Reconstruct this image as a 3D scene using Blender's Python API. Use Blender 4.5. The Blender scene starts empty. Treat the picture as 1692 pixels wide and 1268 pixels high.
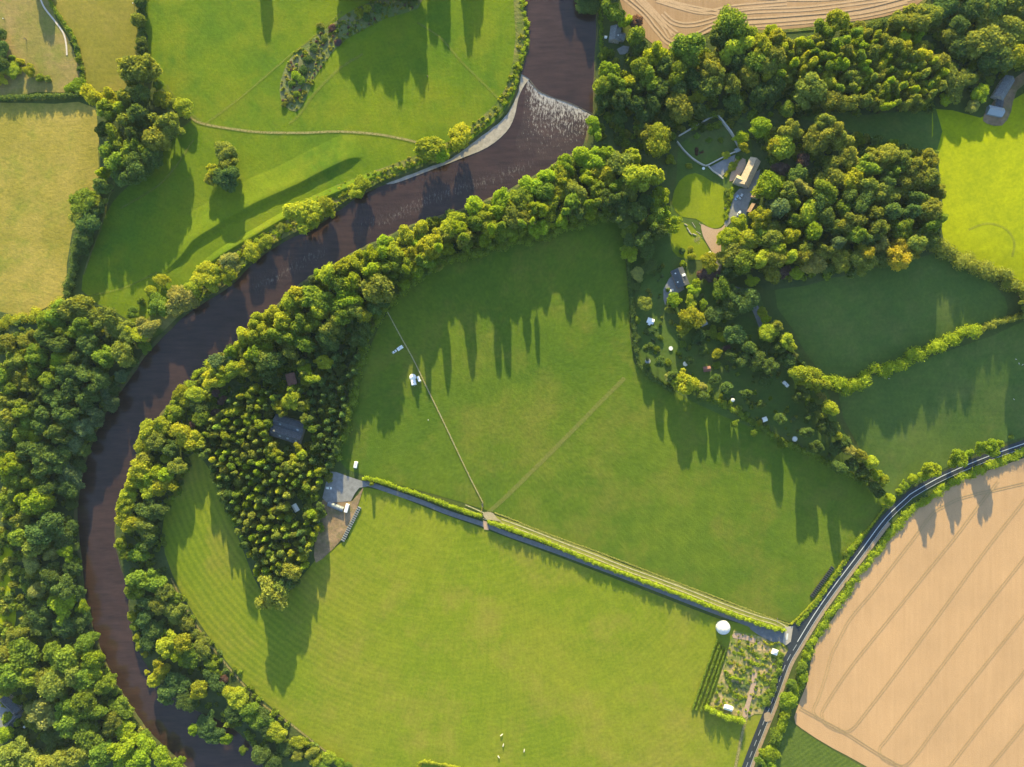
import bpy, math, random
import numpy as np
from mathutils import Vector, Matrix
from mathutils.geometry import delaunay_2d_cdt
R = math.radians
S, H = 0.45, 500.0                      # metres per photo pixel at ground level, camera height
ELEV, AZ = R(14.5), R(-3.0)
rng = random.Random(7)
C = bpy.context.scene.collection
D = bpy.data

# ------------------------------------------------------------------ terrain
def sm(t):
    t = min(1.0, max(0.0, t)); return t * t * (3 - 2 * t)
def hgt(x, y):
    gx, gy = x / S + 846, 634 - y / S
    fx = sm((gx - 1150) / 260)
    if fx <= 0: return 0.0
    t = (gy - 425) / 355; t = min(1.0, max(0.0, t))
    fy = 1 - (t - math.sin(2 * math.pi * t) / (2 * math.pi) * .55)
    return fx * (10 + 6 * sm((gy - 120) / 300)) * fy
def P(px, py, up=0.0):
    """world point standing `up` metres above the terrain seen at this place of the aerial view"""
    z = up
    for _ in range(5):
        k = (H - z) / H
        x, y = (px - 846) * S * k, (634 - py) * S * k
        z = hgt(x, y) + up
    return Vector((x, y, z))

# ------------------------------------------------------------------ helpers
def tag(o, label=None, cat=None, group=None, kind=None):
    if label: o['label'] = label
    if cat: o['category'] = cat
    if group: o['group'] = group
    if kind: o['kind'] = kind
    return o
def mk(name, V, F, mat, parent=None, uv=None, smooth=False):
    me = D.meshes.new(name); me.from_pydata([tuple(v) for v in V], [], [tuple(f) for f in F])
    if mat: me.materials.append(mat)
    if uv is not None:
        l = me.uv_layers.new(name='UVMap')
        idx = np.zeros(len(me.loops), dtype=np.int32); me.loops.foreach_get('vertex_index', idx)
        l.data.foreach_set('uv', np.asarray(uv, dtype=np.float32)[idx].ravel())
    if smooth: me.shade_smooth()
    o = D.objects.new(name, me); C.objects.link(o)
    if parent: o.parent = parent
    return o
def empty(name, loc, rz=0.0):
    o = D.objects.new(name, None); o.empty_display_size = 1; C.objects.link(o)
    o.location = loc; o.rotation_euler = (0, 0, rz); return o
def thing(name, label, cat, px, py, ang=0.0, group=None, up=0.0):
    """ang: degrees in the picture, clockwise from the right"""
    o = empty(name, P(px, py, up), R(-ang)); tag(o, label, cat, group); return o
def copy_tree(o, parent=None):
    c = o.copy(); C.objects.link(c); c.parent = parent
    for ch in list(o.children): copy_tree(ch, c)
    return c
class MB:
    def __init__(s): s.V = []; s.F = []
    def add(s, V, F):
        n = len(s.V); s.V += [tuple(v) for v in V]; s.F += [tuple(i + n for i in f) for f in F]; return s
    def box(s, x0, x1, y0, y1, z0, z1, bev=0.0):
        b = min(bev, (x1 - x0) / 2.1, (y1 - y0) / 2.1, (z1 - z0) / 1.05)
        if b <= 0:
            V = [(x, y, z) for z in (z0, z1) for x, y in ((x0, y0), (x1, y0), (x1, y1), (x0, y1))]
            return s.add(V, [(3, 2, 1, 0), (4, 5, 6, 7), (0, 1, 5, 4), (1, 2, 6, 5), (2, 3, 7, 6), (3, 0, 4, 7)])
        def ring(z, i):
            c = b - i if i < b else 0
            X0, X1, Y0, Y1 = x0 + i, x1 - i, y0 + i, y1 - i; e = b * 0.6
            return [(X0 + e, Y0, z), (X1 - e, Y0, z), (X1, Y0 + e, z), (X1, Y1 - e, z), (X1 - e, Y1, z), (X0 + e, Y1, z), (X0, Y1 - e, z), (X0, Y0 + e, z)]
        rs = [ring(z0, 0), ring(z1 - b, 0), ring(z1 - b * .35, b * .25), ring(z1, b * .9)]
        V = sum(rs, []); F = [tuple(range(7, -1, -1)), tuple(range(24, 32))]
        for k in range(3):
            for i in range(8): F.append((k * 8 + i, k * 8 + (i + 1) % 8, k * 8 + 8 + (i + 1) % 8, k * 8 + 8 + i))
        return s.add(V, F)
    def cyl(s, a, b, r0, r1=None, n=10):
        a, b = Vector(a), Vector(b); r1 = r0 if r1 is None else r1
        d = (b - a).normalized(); u = d.orthogonal().normalized(); w = d.cross(u)
        V = [a + (u * math.cos(t) + w * math.sin(t)) * r0 for t in [2 * math.pi * i / n for i in range(n)]]
        V += [b + (u * math.cos(t) + w * math.sin(t)) * r1 for t in [2 * math.pi * i / n for i in range(n)]]
        F = [(i, (i + 1) % n, n + (i + 1) % n, n + i) for i in range(n)] + [tuple(range(n - 1, -1, -1)), tuple(range(n, 2 * n))]
        return s.add(V, F)
    def build(s, name, mat, parent=None, smooth=False): return mk(name, s.V, s.F, mat, parent, smooth=smooth)
def spline(pts, n=6, closed=False):
    P_ = [Vector((p[0], p[1])) for p in pts]; out = []; N = len(P_)
    for i in range(N if closed else N - 1):
        if closed: a, b, c, d = P_[i - 1], P_[i], P_[(i + 1) % N], P_[(i + 2) % N]
        else: a, b, c, d = P_[max(i - 1, 0)], P_[i], P_[i + 1], P_[min(i + 2, N - 1)]
        for k in range(n):
            t = k / n
            out.append(0.5 * ((2 * b) + (c - a) * t + (2 * a - 5 * b + 4 * c - d) * t * t + (3 * b - a - 3 * c + d) * t ** 3))
    if not closed: out.append(P_[-1])
    return [(p.x, p.y) for p in out]
def inside(x, y, poly):
    r = False; j = len(poly) - 1
    for i in range(len(poly)):
        xi, yi = poly[i]; xj, yj = poly[j]
        if (yi > y) != (yj > y) and x < (xj - xi) * (y - yi) / (yj - yi) + xi: r = not r
        j = i
    return r
def Zm(ox, oy, sc, L): return [(ox + t[0] / sc, oy + t[1] / sc) + tuple([t[2] / sc] if len(t) > 2 else []) + tuple(t[3:]) for t in L]

# ------------------------------------------------------------------ materials
def mat_new(name):
    m = D.materials.new(name); m.use_nodes = True; nt = m.node_tree; nt.nodes.clear()
    return m, nt, nt.nodes, nt.links
def noise(nt, scale, detail=4, rough=0.6, vec=None):
    n = nt.nodes.new('ShaderNodeTexNoise'); n.inputs['Scale'].default_value = scale
    n.inputs['Detail'].default_value = detail; n.inputs['Roughness'].default_value = rough
    if vec: nt.links.new(vec, n.inputs['Vector'])
    return n.outputs['Fac']
def ramp(nt, fac, stops, interp='LINEAR'):
    n = nt.nodes.new('ShaderNodeValToRGB'); n.color_ramp.interpolation = interp
    e = n.color_ramp.elements
    while len(e) < len(stops): e.new(0.5)
    for i, (p, c) in enumerate(stops):
        e[i].position = p; e[i].color = (*c, 1) if len(c) == 3 else c
    nt.links.new(fac, n.inputs['Fac']); return n.outputs['Color']
def mix(nt, fac, a, b, mode='MIX'):
    n = nt.nodes.new('ShaderNodeMix'); n.data_type = 'RGBA'; n.blend_type = mode
    for sock, v in ((n.inputs[0], fac), (n.inputs[6], a), (n.inputs[7], b)):
        if isinstance(v, (int, float)): sock.default_value = v
        elif isinstance(v, tuple): sock.default_value = (*v, 1)
        else: nt.links.new(v, sock)
    return n.outputs[2]
def mth(nt, op, a, b=None):
    n = nt.nodes.new('ShaderNodeMath'); n.operation = op
    for s_, v in zip(n.inputs, (a, b)):
        if v is None: continue
        if isinstance(v, (int, float)): s_.default_value = v
        else: nt.links.new(v, s_)
    return n.outputs[0]
def objco(nt):
    t = nt.nodes.new('ShaderNodeTexCoord'); return t.outputs['Object']
def mapping(nt, vec, loc=(0, 0, 0), rot=0.0, sc=(1, 1, 1)):
    n = nt.nodes.new('ShaderNodeMapping'); n.inputs['Location'].default_value = loc
    n.inputs['Rotation'].default_value = (0, 0, rot); n.inputs['Scale'].default_value = sc
    nt.links.new(vec, n.inputs['Vector']); return n.outputs['Vector']
def finish(nt, color, rough=0.9, spec=0.2, bump=None, dist=0.1, strength=1.0, alpha=None, metal=0.0):
    b = nt.nodes.new('ShaderNodeBsdfPrincipled'); o = nt.nodes.new('ShaderNodeOutputMaterial')
    if isinstance(color, tuple): b.inputs['Base Color'].default_value = (*color, 1)
    else: nt.links.new(color, b.inputs['Base Color'])
    b.inputs['Roughness'].default_value = rough; b.inputs['Specular IOR Level'].default_value = spec
    b.inputs['Metallic'].default_value = metal
    if bump is not None:
        n = nt.nodes.new('ShaderNodeBump'); n.inputs['Distance'].default_value = dist; n.inputs['Strength'].default_value = strength
        nt.links.new(bump, n.inputs['Height']); nt.links.new(n.outputs['Normal'], b.inputs['Normal'])
    if alpha is not None: nt.links.new(alpha, b.inputs['Alpha'])
    nt.links.new(b.outputs[0], o.inputs['Surface']); return b
def grass(name, a, b, c=None, tuft=0.12, big=0.012, stripes=None, fine=0.9, und=0.5):
    """meadow: a/b broad patches, c thin worn patches; stripes = (mode, cx, cy, spacing px, amount)"""
    m, nt, N, L = mat_new(name); co = objco(nt)
    col = ramp(nt, noise(nt, big, 5, 0.62, co), [(0.40, a), (0.60, b)])
    if c: col = mix(nt, ramp(nt, noise(nt, big * 2.3, 6, 0.7, mapping(nt, co, (37, 11, 5))), [(0.48, (0, 0, 0)), (0.68, (0.8, 0.8, 0.8))]), col, c)
    f1 = noise(nt, 0.10, 6, 0.72, co); f2 = noise(nt, fine * .45, 4, 0.75, co)
    col = mix(nt, 1.0, col, ramp(nt, f1, [(0.36, (0.90, 0.92, 0.9)), (0.64, (1.10, 1.08, 1.06))]), 'MULTIPLY')
    col = mix(nt, 1.0, col, ramp(nt, f2, [(0.34, (0.84, 0.87, 0.87)), (0.66, (1.16, 1.13, 1.1))]), 'MULTIPLY')
    hb = mth(nt, 'ADD', mth(nt, 'MULTIPLY', f2, 1.2), mth(nt, 'MULTIPLY', f1, 1.6))
    if stripes:
        mode, cx, cy, sp, amt = stripes
        w = nt.nodes.new('ShaderNodeTexWave'); w.wave_type = 'RINGS' if mode == 'r' else 'BANDS'
        if mode == 'r': w.rings_direction = 'Z'
        w.inputs['Scale'].default_value = 20 * 0.05 / (sp * S) * math.pi * 2 / (math.pi * 2) * 0.314 / 0.314
        w.inputs['Scale'].default_value = (2 * math.pi / (sp * S)) / 20
        w.inputs['Distortion'].default_value = 2.2; w.inputs['Detail'].default_value = 3; w.inputs['Detail Scale'].default_value = 0.5
        if mode == 'r': v = mapping(nt, co, ((846 - cx) * S, (cy - 634) * S, 0))
        else: v = mapping(nt, co, (0, 0, 0), cx)
        L.new(v, w.inputs['Vector'])
        patch = ramp(nt, noise(nt, 0.011, 3, 0.6, mapping(nt, co, (5, 80, 3))), [(0.42, (0.03,) * 3), (0.62, (1, 1, 1))])
        sx = nt.nodes.new('ShaderNodeSeparateColor'); L.new(patch, sx.inputs[0])
        near = sx.outputs[0]
        if mode == 'r':
            dn = nt.nodes.new('ShaderNodeVectorMath'); dn.operation = 'DISTANCE'; L.new(co, dn.inputs[0]); dn.inputs[1].default_value = ((350 - 846) * S, (634 - 960) * S, 0)
            nr_ = nt.nodes.new('ShaderNodeMapRange'); L.new(dn.outputs['Value'], nr_.inputs[0]); nr_.inputs[1].default_value = 45; nr_.inputs[2].default_value = 150; nr_.inputs[3].default_value = 1.0; nr_.inputs[4].default_value = 0.0
            near = mth(nt, 'MINIMUM', mth(nt, 'ADD', mth(nt, 'MULTIPLY', sx.outputs[0], .45), nr_.outputs[0]), 1.0)
        fac = mth(nt, 'MULTIPLY', mth(nt, 'MULTIPLY', w.outputs['Fac'], amt), near)
        col = mix(nt, fac, col, mix(nt, 1.0, col, (0.72, 0.80, 0.85), 'MULTIPLY'))
        hb = mth(nt, 'ADD', hb, mth(nt, 'MULTIPLY', w.outputs['Fac'], -0.25 * amt))
    if und: hb = mth(nt, 'ADD', hb, mth(nt, 'MULTIPLY', noise(nt, 0.035, 3, 0.5, co), und / tuft * 0.6))
    finish(nt, col, 0.95, 0.1, hb, tuft, 1.0); return m
def plain(name, col, rough=0.8, var=0.15, scale=1.5, spec=0.3, bump=0.02, metal=0.0):
    m, nt, N, L = mat_new(name); co = objco(nt); f = noise(nt, scale, 5, 0.65, co)
    lo = tuple(c * (1 - var) for c in col); hi = tuple(min(1, c * (1 + var)) for c in col)
    finish(nt, ramp(nt, f, [(0.3, lo), (0.7, hi)]), rough, spec, f if bump else None, bump or 0.01, 1.0, None, metal); return m
def roofmat(name, col, course=0.35, var=0.3):
    m, nt, N, L = mat_new(name); co = objco(nt)
    b = N.new('ShaderNodeTexBrick'); b.inputs['Scale'].default_value = 1.0 / course * 0.25
    L.new(co, b.inputs['Vector']); b.inputs['Color1'].default_value = (*[c * (1 - var) for c in col], 1)
    b.inputs['Color2'].default_value = (*[c * (1 + var) for c in col], 1); b.inputs['Mortar'].default_value = (*[c * .5 for c in col], 1)
    c2 = mix(nt, 1.0, b.outputs['Color'], ramp(nt, noise(nt, 0.5, 5, 0.7, co), [(0.3, (0.75, 0.78, 0.75)), (0.7, (1.2, 1.15, 1.1))]), 'MULTIPLY')
    finish(nt, c2, 0.7, 0.35, b.outputs['Fac'], 0.03, 0.5); return m
def leafmat(name, trans=0.5, attr=False):
    m, nt, N, L = mat_new(name); co = objco(nt)
    if attr: oi = N.new('ShaderNodeVertexColor'); oi.layer_name = 'tone'
    else: oi = N.new('ShaderNodeObjectInfo')
    g = N.new('ShaderNodeNewGeometry')
    v = ramp(nt, noise(nt, 1.7, 3, 0.7, co), [(0.3, (0.8, 0.84, 0.86)), (0.7, (1.2, 1.14, 1.05))])
    v2 = ramp(nt, g.outputs['Random Per Island'], [(0, (0.7, 0.76, 0.84)), (1, (1.3, 1.24, 1.12))])
    col = mix(nt, 1.0, mix(nt, 1.0, oi.outputs['Color'], v, 'MULTIPLY'), v2, 'MULTIPLY')
    d = N.new('ShaderNodeBsdfDiffuse'); t = N.new('ShaderNodeBsdfTranslucent'); x = N.new('ShaderNodeMixShader')
    L.new(col, d.inputs['Color']); L.new(mix(nt, 1.0, col, (1.25, 1.1, 0.6), 'MULTIPLY'), t.inputs['Color'])
    x.inputs[0].default_value = trans; L.new(d.outputs[0], x.inputs[1]); L.new(t.outputs[0], x.inputs[2])
    o = N.new('ShaderNodeOutputMaterial'); L.new(x.outputs[0], o.inputs['Surface']); return m
def water(name, base, foam=0.0, rough=0.12):
    m, nt, N, L = mat_new(name); co = objco(nt)
    col = ramp(nt, noise(nt, 0.03, 4, 0.6, co), [(0.3, tuple(c * .8 for c in base)), (0.7, tuple(c * 1.2 for c in base))])
    col = mix(nt, 1.0, col, ramp(nt, noise(nt, 0.22, 5, 0.7, mapping(nt, co, (0, 0, 0), R(-52), (.25, 1.6, 1))), [(0.35, (0.78, 0.80, 0.84)), (0.66, (1.3, 1.24, 1.2))]), 'MULTIPLY')
    rip = mth(nt, 'ADD', noise(nt, 0.5, 4, 0.6, mapping(nt, co, (0, 0, 0), R(40), (1, 0.5, 1))), mth(nt, 'MULTIPLY', noise(nt, 0.12, 3, 0.5, co), 1.5))
    if foam:
        uv = N.new('ShaderNodeUVMap'); uv.uv_map = 'UVMap'
        sp = N.new('ShaderNodeSeparateXYZ'); L.new(uv.outputs[0], sp.inputs[0])
        nz = noise(nt, 0.55, 6, 0.75, mapping(nt, co, (0, 0, 0), R(25), (1.7, 0.6, 1)))
        # v = 0 at the sill, 1 where the broken water ends
        th = mth(nt, 'ADD', nz, mth(nt, 'MULTIPLY', mth(nt, 'POWER', sp.outputs[1], 0.45), -0.34))
        f = ramp(nt, th, [(0.29, (0, 0, 0)), (0.47, (foam,) * 3)])
        col = mix(nt, f, col, (0.52, 0.48, 0.45)); rip = mth(nt, 'ADD', rip, mth(nt, 'MULTIPLY', nz, 2.0))
    b = finish(nt, col, rough, 0.5, rip, 0.10 if not foam else 0.3, 0.5); b.inputs['IOR'].default_value = 1.4; b.inputs['Specular IOR Level'].default_value = 0.6; return m

M = {}
G = lambda r, g, b: (r, g, b)
M['ground'] = grass('mixed_grass', G(.055, .085, .022), G(.085, .105, .028))
M['meadow_n'] = grass('lush_meadow', G(0.0755, 0.1411, 0.0095), G(0.1310, 0.1838, 0.0086), G(0.1627, 0.1881, 0.0124), big=0.013, tuft=.16)
M['field_c'] = grass('grazed_pasture', G(0.0690, 0.1222, 0.0114), G(0.1022, 0.1489, 0.0134), G(0.1437, 0.1527, 0.0247), tuft=0.20, big=0.011)
M['field_s'] = grass('mown_grass', G(0.1562, 0.2044, 0.0135), G(0.2016, 0.2206, 0.0203), G(0.2315, 0.2111, 0.0350), stripes=('r', 745, 690, 10.5, 0.85), big=0.010, tuft=0.08)
M['tan_field'] = grass('dry_grass', G(0.2418, 0.2093, 0.0391), G(0.3208, 0.2558, 0.0632), G(0.1767, 0.2000, 0.0298), tuft=0.25, big=0.02)
M['olive_field'] = grass('olive_grass', G(0.1748, 0.1656, 0.0245), G(0.2162, 0.1886, 0.0350), G(0.2392, 0.1932, 0.0490), stripes=('b', R(90), 0, 12, 0.4))
M['paddock'] = grass('worn_paddock', G(.215, .185, .055), G(.275, .205, .085), G(.155, .175, .035), tuft=0.2, big=0.03)
M['lime_field'] = grass('lime_grass', G(0.2324, 0.2782, 0.0032), G(0.2967, 0.3229, 0.0040), G(0.2077, 0.2484, 0.0060), tuft=0.06, big=0.01, und=0.2)
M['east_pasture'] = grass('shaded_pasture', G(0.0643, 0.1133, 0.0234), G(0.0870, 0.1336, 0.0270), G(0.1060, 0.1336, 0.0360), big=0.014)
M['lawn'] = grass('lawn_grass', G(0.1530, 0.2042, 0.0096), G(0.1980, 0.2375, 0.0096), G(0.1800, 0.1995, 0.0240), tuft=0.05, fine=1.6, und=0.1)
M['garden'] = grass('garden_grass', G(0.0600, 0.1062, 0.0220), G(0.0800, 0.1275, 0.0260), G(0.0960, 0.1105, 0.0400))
M['rough'] = grass('rough_bank_grass', G(0.0850, 0.1305, 0.0234), G(0.1615, 0.1710, 0.0405), G(0.2040, 0.1800, 0.0810), tuft=0.5, big=0.05)
M['scrubland'] = grass('scrub_ground', G(.12, .16, .05), G(.19, .18, .09), G(.10, .15, .03), tuft=0.5, big=0.06)
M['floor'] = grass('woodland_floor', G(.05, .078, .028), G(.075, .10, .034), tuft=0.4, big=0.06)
M['green_crop'] = grass('green_crop', G(.09, .13, .022), G(.11, .15, .025), stripes=('b', R(55), 0, 7, 0.9), tuft=0.15)
M['plot'] = grass('vegetable_soil', G(.15, .20, .035), G(.44, .31, .165), G(.12, .16, .03), tuft=0.3, big=0.12)
M['earth'] = grass('bare_earth', G(.20, .14, .09), G(.32, .22, .14), G(.14, .14, .05), tuft=0.2, big=0.07)
def cropmat(name, a, b, band, rot, bumpd=0.12):
    m, nt, N, L = mat_new(name); co = objco(nt)
    v = mapping(nt, co, (0, 0, 0), rot, (1, 0.06, 1))
    col = ramp(nt, noise(nt, 0.35, 5, 0.7, v), [(0.3, a), (0.7, b)])
    col = mix(nt, 1.0, col, ramp(nt, noise(nt, 0.02, 4, 0.6, co), [(0.3, (0.92, 0.92, 0.92)), (0.7, (1.07, 1.06, 1.05))]), 'MULTIPLY')
    fn = noise(nt, 1.3, 3, 0.7, co)
    col = mix(nt, 1.0, col, ramp(nt, fn, [(0.3, (0.93, 0.92, 0.9)), (0.7, (1.06, 1.06, 1.06))]), 'MULTIPLY')
    finish(nt, col, 0.9, 0.1, fn, bumpd, 1.0); return m
M['wheat'] = cropmat('ripe_wheat', G(0.4454, 0.2765, 0.1499), G(0.4895, 0.3093, 0.1725), 0, R(-37))
M['stubble'] = cropmat('cut_stubble', G(0.3078, 0.1979, 0.1143), G(0.3676, 0.2375, 0.1481), 0, R(75), 0.08)
M['straw_track'] = plain('pale_straw', (.43, .29, .185), .9, .15, .8)
M['tram'] = plain('tramline_soil', (.385, .265, .13), .95, .2, 1.0)
M['asphalt'] = plain('asphalt', (.024, .031, .042), .75, .2, .8, .4, .01)
M['lane'] = plain('lane_asphalt', (.145, .15, .16), .8, .2, .5, .3, .01)
M['concrete'] = plain('concrete', (.36, .32, .27), .85, .15, .6)
M['verge'] = grass('pale_verge_grass', G(.19, .21, .035), G(.25, .25, .055), G(.29, .27, .08), tuft=.1, big=.05)
M['gravel'] = plain('pink_gravel', (.42, .29, .21), .95, .2, 2.0, .2, .05)
M['yard'] = plain('yard_gravel', (.21, .21, .22), .9, .2, .4, .3, .04)
M['shingle'] = plain('river_shingle', (.31, .275, .24), .9, .25, .35, .2, .1)
M['marking'] = plain('road_paint', (.55, .57, .58), .6, .1, 3, .3, 0)
M['marking2'] = plain('worn_road_paint', (.36, .38, .40), .6, .15, 1.5, .3, 0)
M['sand'] = plain('sandy_verge', (.33, .24, .16), .95, .2, .6)
def pathmat(name, col, strength):
    m, nt, N, L = mat_new(name); co = objco(nt)
    uv = N.new('ShaderNodeUVMap'); uv.uv_map = 'UVMap'; sp = N.new('ShaderNodeSeparateXYZ'); L.new(uv.outputs[0], sp.inputs[0])
    e = mth(nt, 'SUBTRACT', 1.0, mth(nt, 'ABSOLUTE', mth(nt, 'SUBTRACT', mth(nt, 'MULTIPLY', sp.outputs[1], 2), 1)))
    a = mth(nt, 'MULTIPLY', mth(nt, 'MINIMUM', mth(nt, 'MULTIPLY', e, 2.0), 1.0), mth(nt, 'MULTIPLY', noise(nt, 0.6, 4, 0.7, co), strength * 1.9))
    a = mth(nt, 'MINIMUM', a, 1.0)
    c = ramp(nt, noise(nt, 0.8, 4, .6, co), [(0.3, tuple(x * .8 for x in col)), (0.7, tuple(x * 1.15 for x in col))])
    finish(nt, c, .95, .1, None, .1, 1, a); return m
M['worn'] = pathmat('worn_path', (.27, .265, .075), 0.42)
M['track'] = pathmat('track_dirt', (.30, .26, .11), 0.75)
M['rut'] = pathmat('pale_rut', (.50, .45, .27), 0.95)
M['faint'] = pathmat('faint_path', (.22, .235, .05), 0.36)
M['pale_stone'] = plain('white_gravel_path', (.55, .48, .42), .9, .1, 1)
M['pale_stone2'] = plain('worn_gravel', (.36, .30, .20), .95, .2, 1)
M['leaf'] = leafmat('foliage'); M['needle'] = leafmat('needles', 0.4); M['leaf_stuff'] = leafmat('mixed_foliage', .5, True)
M['bark'] = plain('bark', (.10, .075, .055), .95, .3, 2.5, .1, .05)
M['river'] = water('peaty_water', (.041, .024, .0225)); M['rapid'] = water('broken_water', (.047, .029, .026), 0.8, .2)
M['riffle'] = water('riffle_water', (.041, .024, .0225), 0.22, .15)
M['bank'] = grass('bank_earth', G(.055, .075, .025), G(.095, .09, .04), tuft=0.5, big=0.1)
M['stone'] = plain('stone_wall', (.30, .27, .24), .9, .3, 1.2, .2, .06)
M['render'] = plain('cream_render', (.55, .48, .38), .85, .1, .8)
M['brick'] = plain('brick', (.30, .17, .11), .9, .2, 1.5)
M['slate'] = roofmat('slate_roof', (.075, .085, .11)); M['slate2'] = roofmat('grey_slate_roof', (.15, .165, .19))
M['stone_roof'] = roofmat('sandstone_roof', (.46, .36, .26), .35, .12); M['tile'] = roofmat('clay_tile_roof', (.30, .19, .13), .3, .2)
M['white'] = plain('white_paint', (.80, .80, .78), .45, .05, 1, .4, 0)
M['canvas'] = plain('white_canvas', (.80, .78, .74), .8, .06, .8, .2, .03)
M['panel'] = plain('white_panel', (.82, .82, .82), .35, .04, .5, .5, 0)
M['blue_paint'] = plain('blue_car_paint', (.35, .45, .60), .3, .05, 1, .5, 0)
M['silver'] = plain('silver_paint', (.55, .57, .60), .3, .05, 1, .5, 0)
M['glass'] = plain('dark_glass', (.02, .025, .03), .08, .1, 1, .5, 0)
M['cons_glass'] = plain('conservatory_glass', (.22, .27, .32), .12, .1, .5, .6, 0)
M['tyre'] = plain('rubber', (.02, .02, .02), .8, .1, 2); M['steel'] = plain('galvanised_steel', (.42, .43, .44), .4, .1, 1, .5, 0, .6)
M['wood'] = plain('weathered_wood', (.22, .16, .11), .9, .25, 2); M['pale_wood'] = plain('pale_wood', (.48, .38, .28), .9, .2, 2)
M['logs'] = plain('cut_logs', (.42, .36, .30), .9, .3, 1.5)
M['black_wrap'] = plain('black_bale_wrap', (.035, .037, .042), .35, .3, 1.2, .5, .03)
M['grey_wrap'] = plain('grey_bale_wrap', (.16, .18, .21), .35, .3, 1.2, .5, .03)
M['felt'] = plain('roofing_felt', (.30, .33, .36), .85, .15, 1); M['red_felt'] = plain('red_felt', (.25, .12, .10), .9, .2, 1)
M['fleece'] = plain('pale_coat', (.60, .55, .48), .95, .1, 3)
M['tin'] = plain('tin_roof', (.13, .16, .21), .5, .15, .5, .5, .02)

# ------------------------------------------------------------------ the river
LB = [(862, -300), (862, -60), (864, 0), (869, 40), (872, 75), (858, 118), (852, 150), (835, 186), (800, 216), (765, 243), (735, 262), (700, 275), (640, 298), (605, 313), (575, 330), (545, 352), (515, 372), (480, 388), (440, 412), (405, 440), (385, 462), (345, 490), (305, 515), (270, 548), (240, 580), (215, 615), (190, 650), (165, 690), (145, 735), (130, 785), (122, 840), (125, 890), (130, 940), (135, 990), (148, 1040), (165, 1085), (185, 1130), (215, 1175), (243, 1215), (280, 1250), (320, 1290), (420, 1420)]
RB = [(988, -300), (988, -60), (988, 0), (988, 60), (984, 130), (983, 185), (975, 215), (965, 248), (935, 262), (900, 285), (870, 300), (840, 318), (800, 335), (760, 350), (720, 362), (680, 375), (640, 395), (600, 412), (560, 435), (525, 455), (490, 478), (450, 515), (410, 555), (380, 580), (345, 610), (310, 640), (285, 665), (262, 695), (238, 735), (222, 770), (207, 810), (195, 850), (192, 890), (200, 930), (212, 970), (216, 1010), (222, 1050), (240, 1090), (262, 1122), (300, 1160), (350, 1182), (390, 1205), (420, 1235), (460, 1290), (560, 1420)]
WEIR = [(862, 122), (876, 131), (890, 148), (915, 160), (945, 170), (990, 192)]
lb, rb = spline(LB, 4), spline(RB, 4)
def w2(p): return ((p[0] - 846) * S, (634 - p[1]) * S)
RIVER = [w2(p) for p in lb] + [w2(p) for p in reversed(rb)]
RIV_BB = (min(p[0] for p in RIVER), max(p[0] for p in RIVER), min(p[1] for p in RIVER), max(p[1] for p in RIVER))

def cdt(name, poly, mat, z, clip=True, extra=None, uvf=None, hole=True):
    """triangulated sheet following the terrain; poly in world xy"""
    pts = list(poly); n = len(pts); ed = [(i, (i + 1) % n) for i in range(n)]
    x0, x1 = min(p[0] for p in pts), max(p[0] for p in pts); y0, y1 = min(p[1] for p in pts), max(p[1] for p in pts)
    cl = clip and not (x1 < RIV_BB[0] or x0 > RIV_BB[1])
    if cl:
        b = len(pts); pts += RIVER; k = len(RIVER); ed += [(b + i, b + (i + 1) % k) for i in range(k)]
    g = 6.0
    hx0 = max(x0, (1130 - 846) * S); hy0 = max(y0, (634 - 800) * S); hx1, hy1 = min(x1, 520), min(y1, 420)
    if hx0 < hx1 and hy0 < hy1:
        i = math.ceil(hx0 / g)
        while i * g < hx1:
            j = math.ceil(hy0 / g)
            while j * g < hy1:
                if inside(i * g, j * g, poly): pts.append((i * g, j * g))
                j += 1
            i += 1
    if extra: pts += extra
    V, E, F, *_ = delaunay_2d_cdt([Vector(p) for p in pts], ed, [], 0, 1e-4)
    out = []
    for f in F:
        cx = sum(V[i].x for i in f) / len(f); cy = sum(V[i].y for i in f) / len(f)
        if not inside(cx, cy, poly): continue
        if cl and inside(cx, cy, RIVER): continue
        out.append(tuple(f))
    W = [(v.x, v.y, hgt(v.x, v.y) + z) for v in V]
    used = sorted({i for f in out for i in f}); mp = {i: k for k, i in enumerate(used)}
    W = [W[i] for i in used]; out = [tuple(mp[i] for i in f) for f in out]
    o = mk(name, W, out, mat)
    me = o.data
    for p in me.polygons:
        if p.normal.z < 0: p.flip()
    return o
LAYER = 0.12
SEQ = [0]
def zl(layer):
    SEQ[0] += 1; return LAYER * layer + (SEQ[0] % 38) * 0.003
def sheet(name, poly_px, mat, layer=1, smooth=3, clip=True, label=None, kind='structure', cat=None):
    pp = spline(poly_px, smooth, True) if smooth else poly_px
    w = [tuple(P(*p)[:2]) for p in pp]
    o = cdt(name, w, mat, zl(layer), clip)
    return tag(o, label, cat, None, kind)
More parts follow.
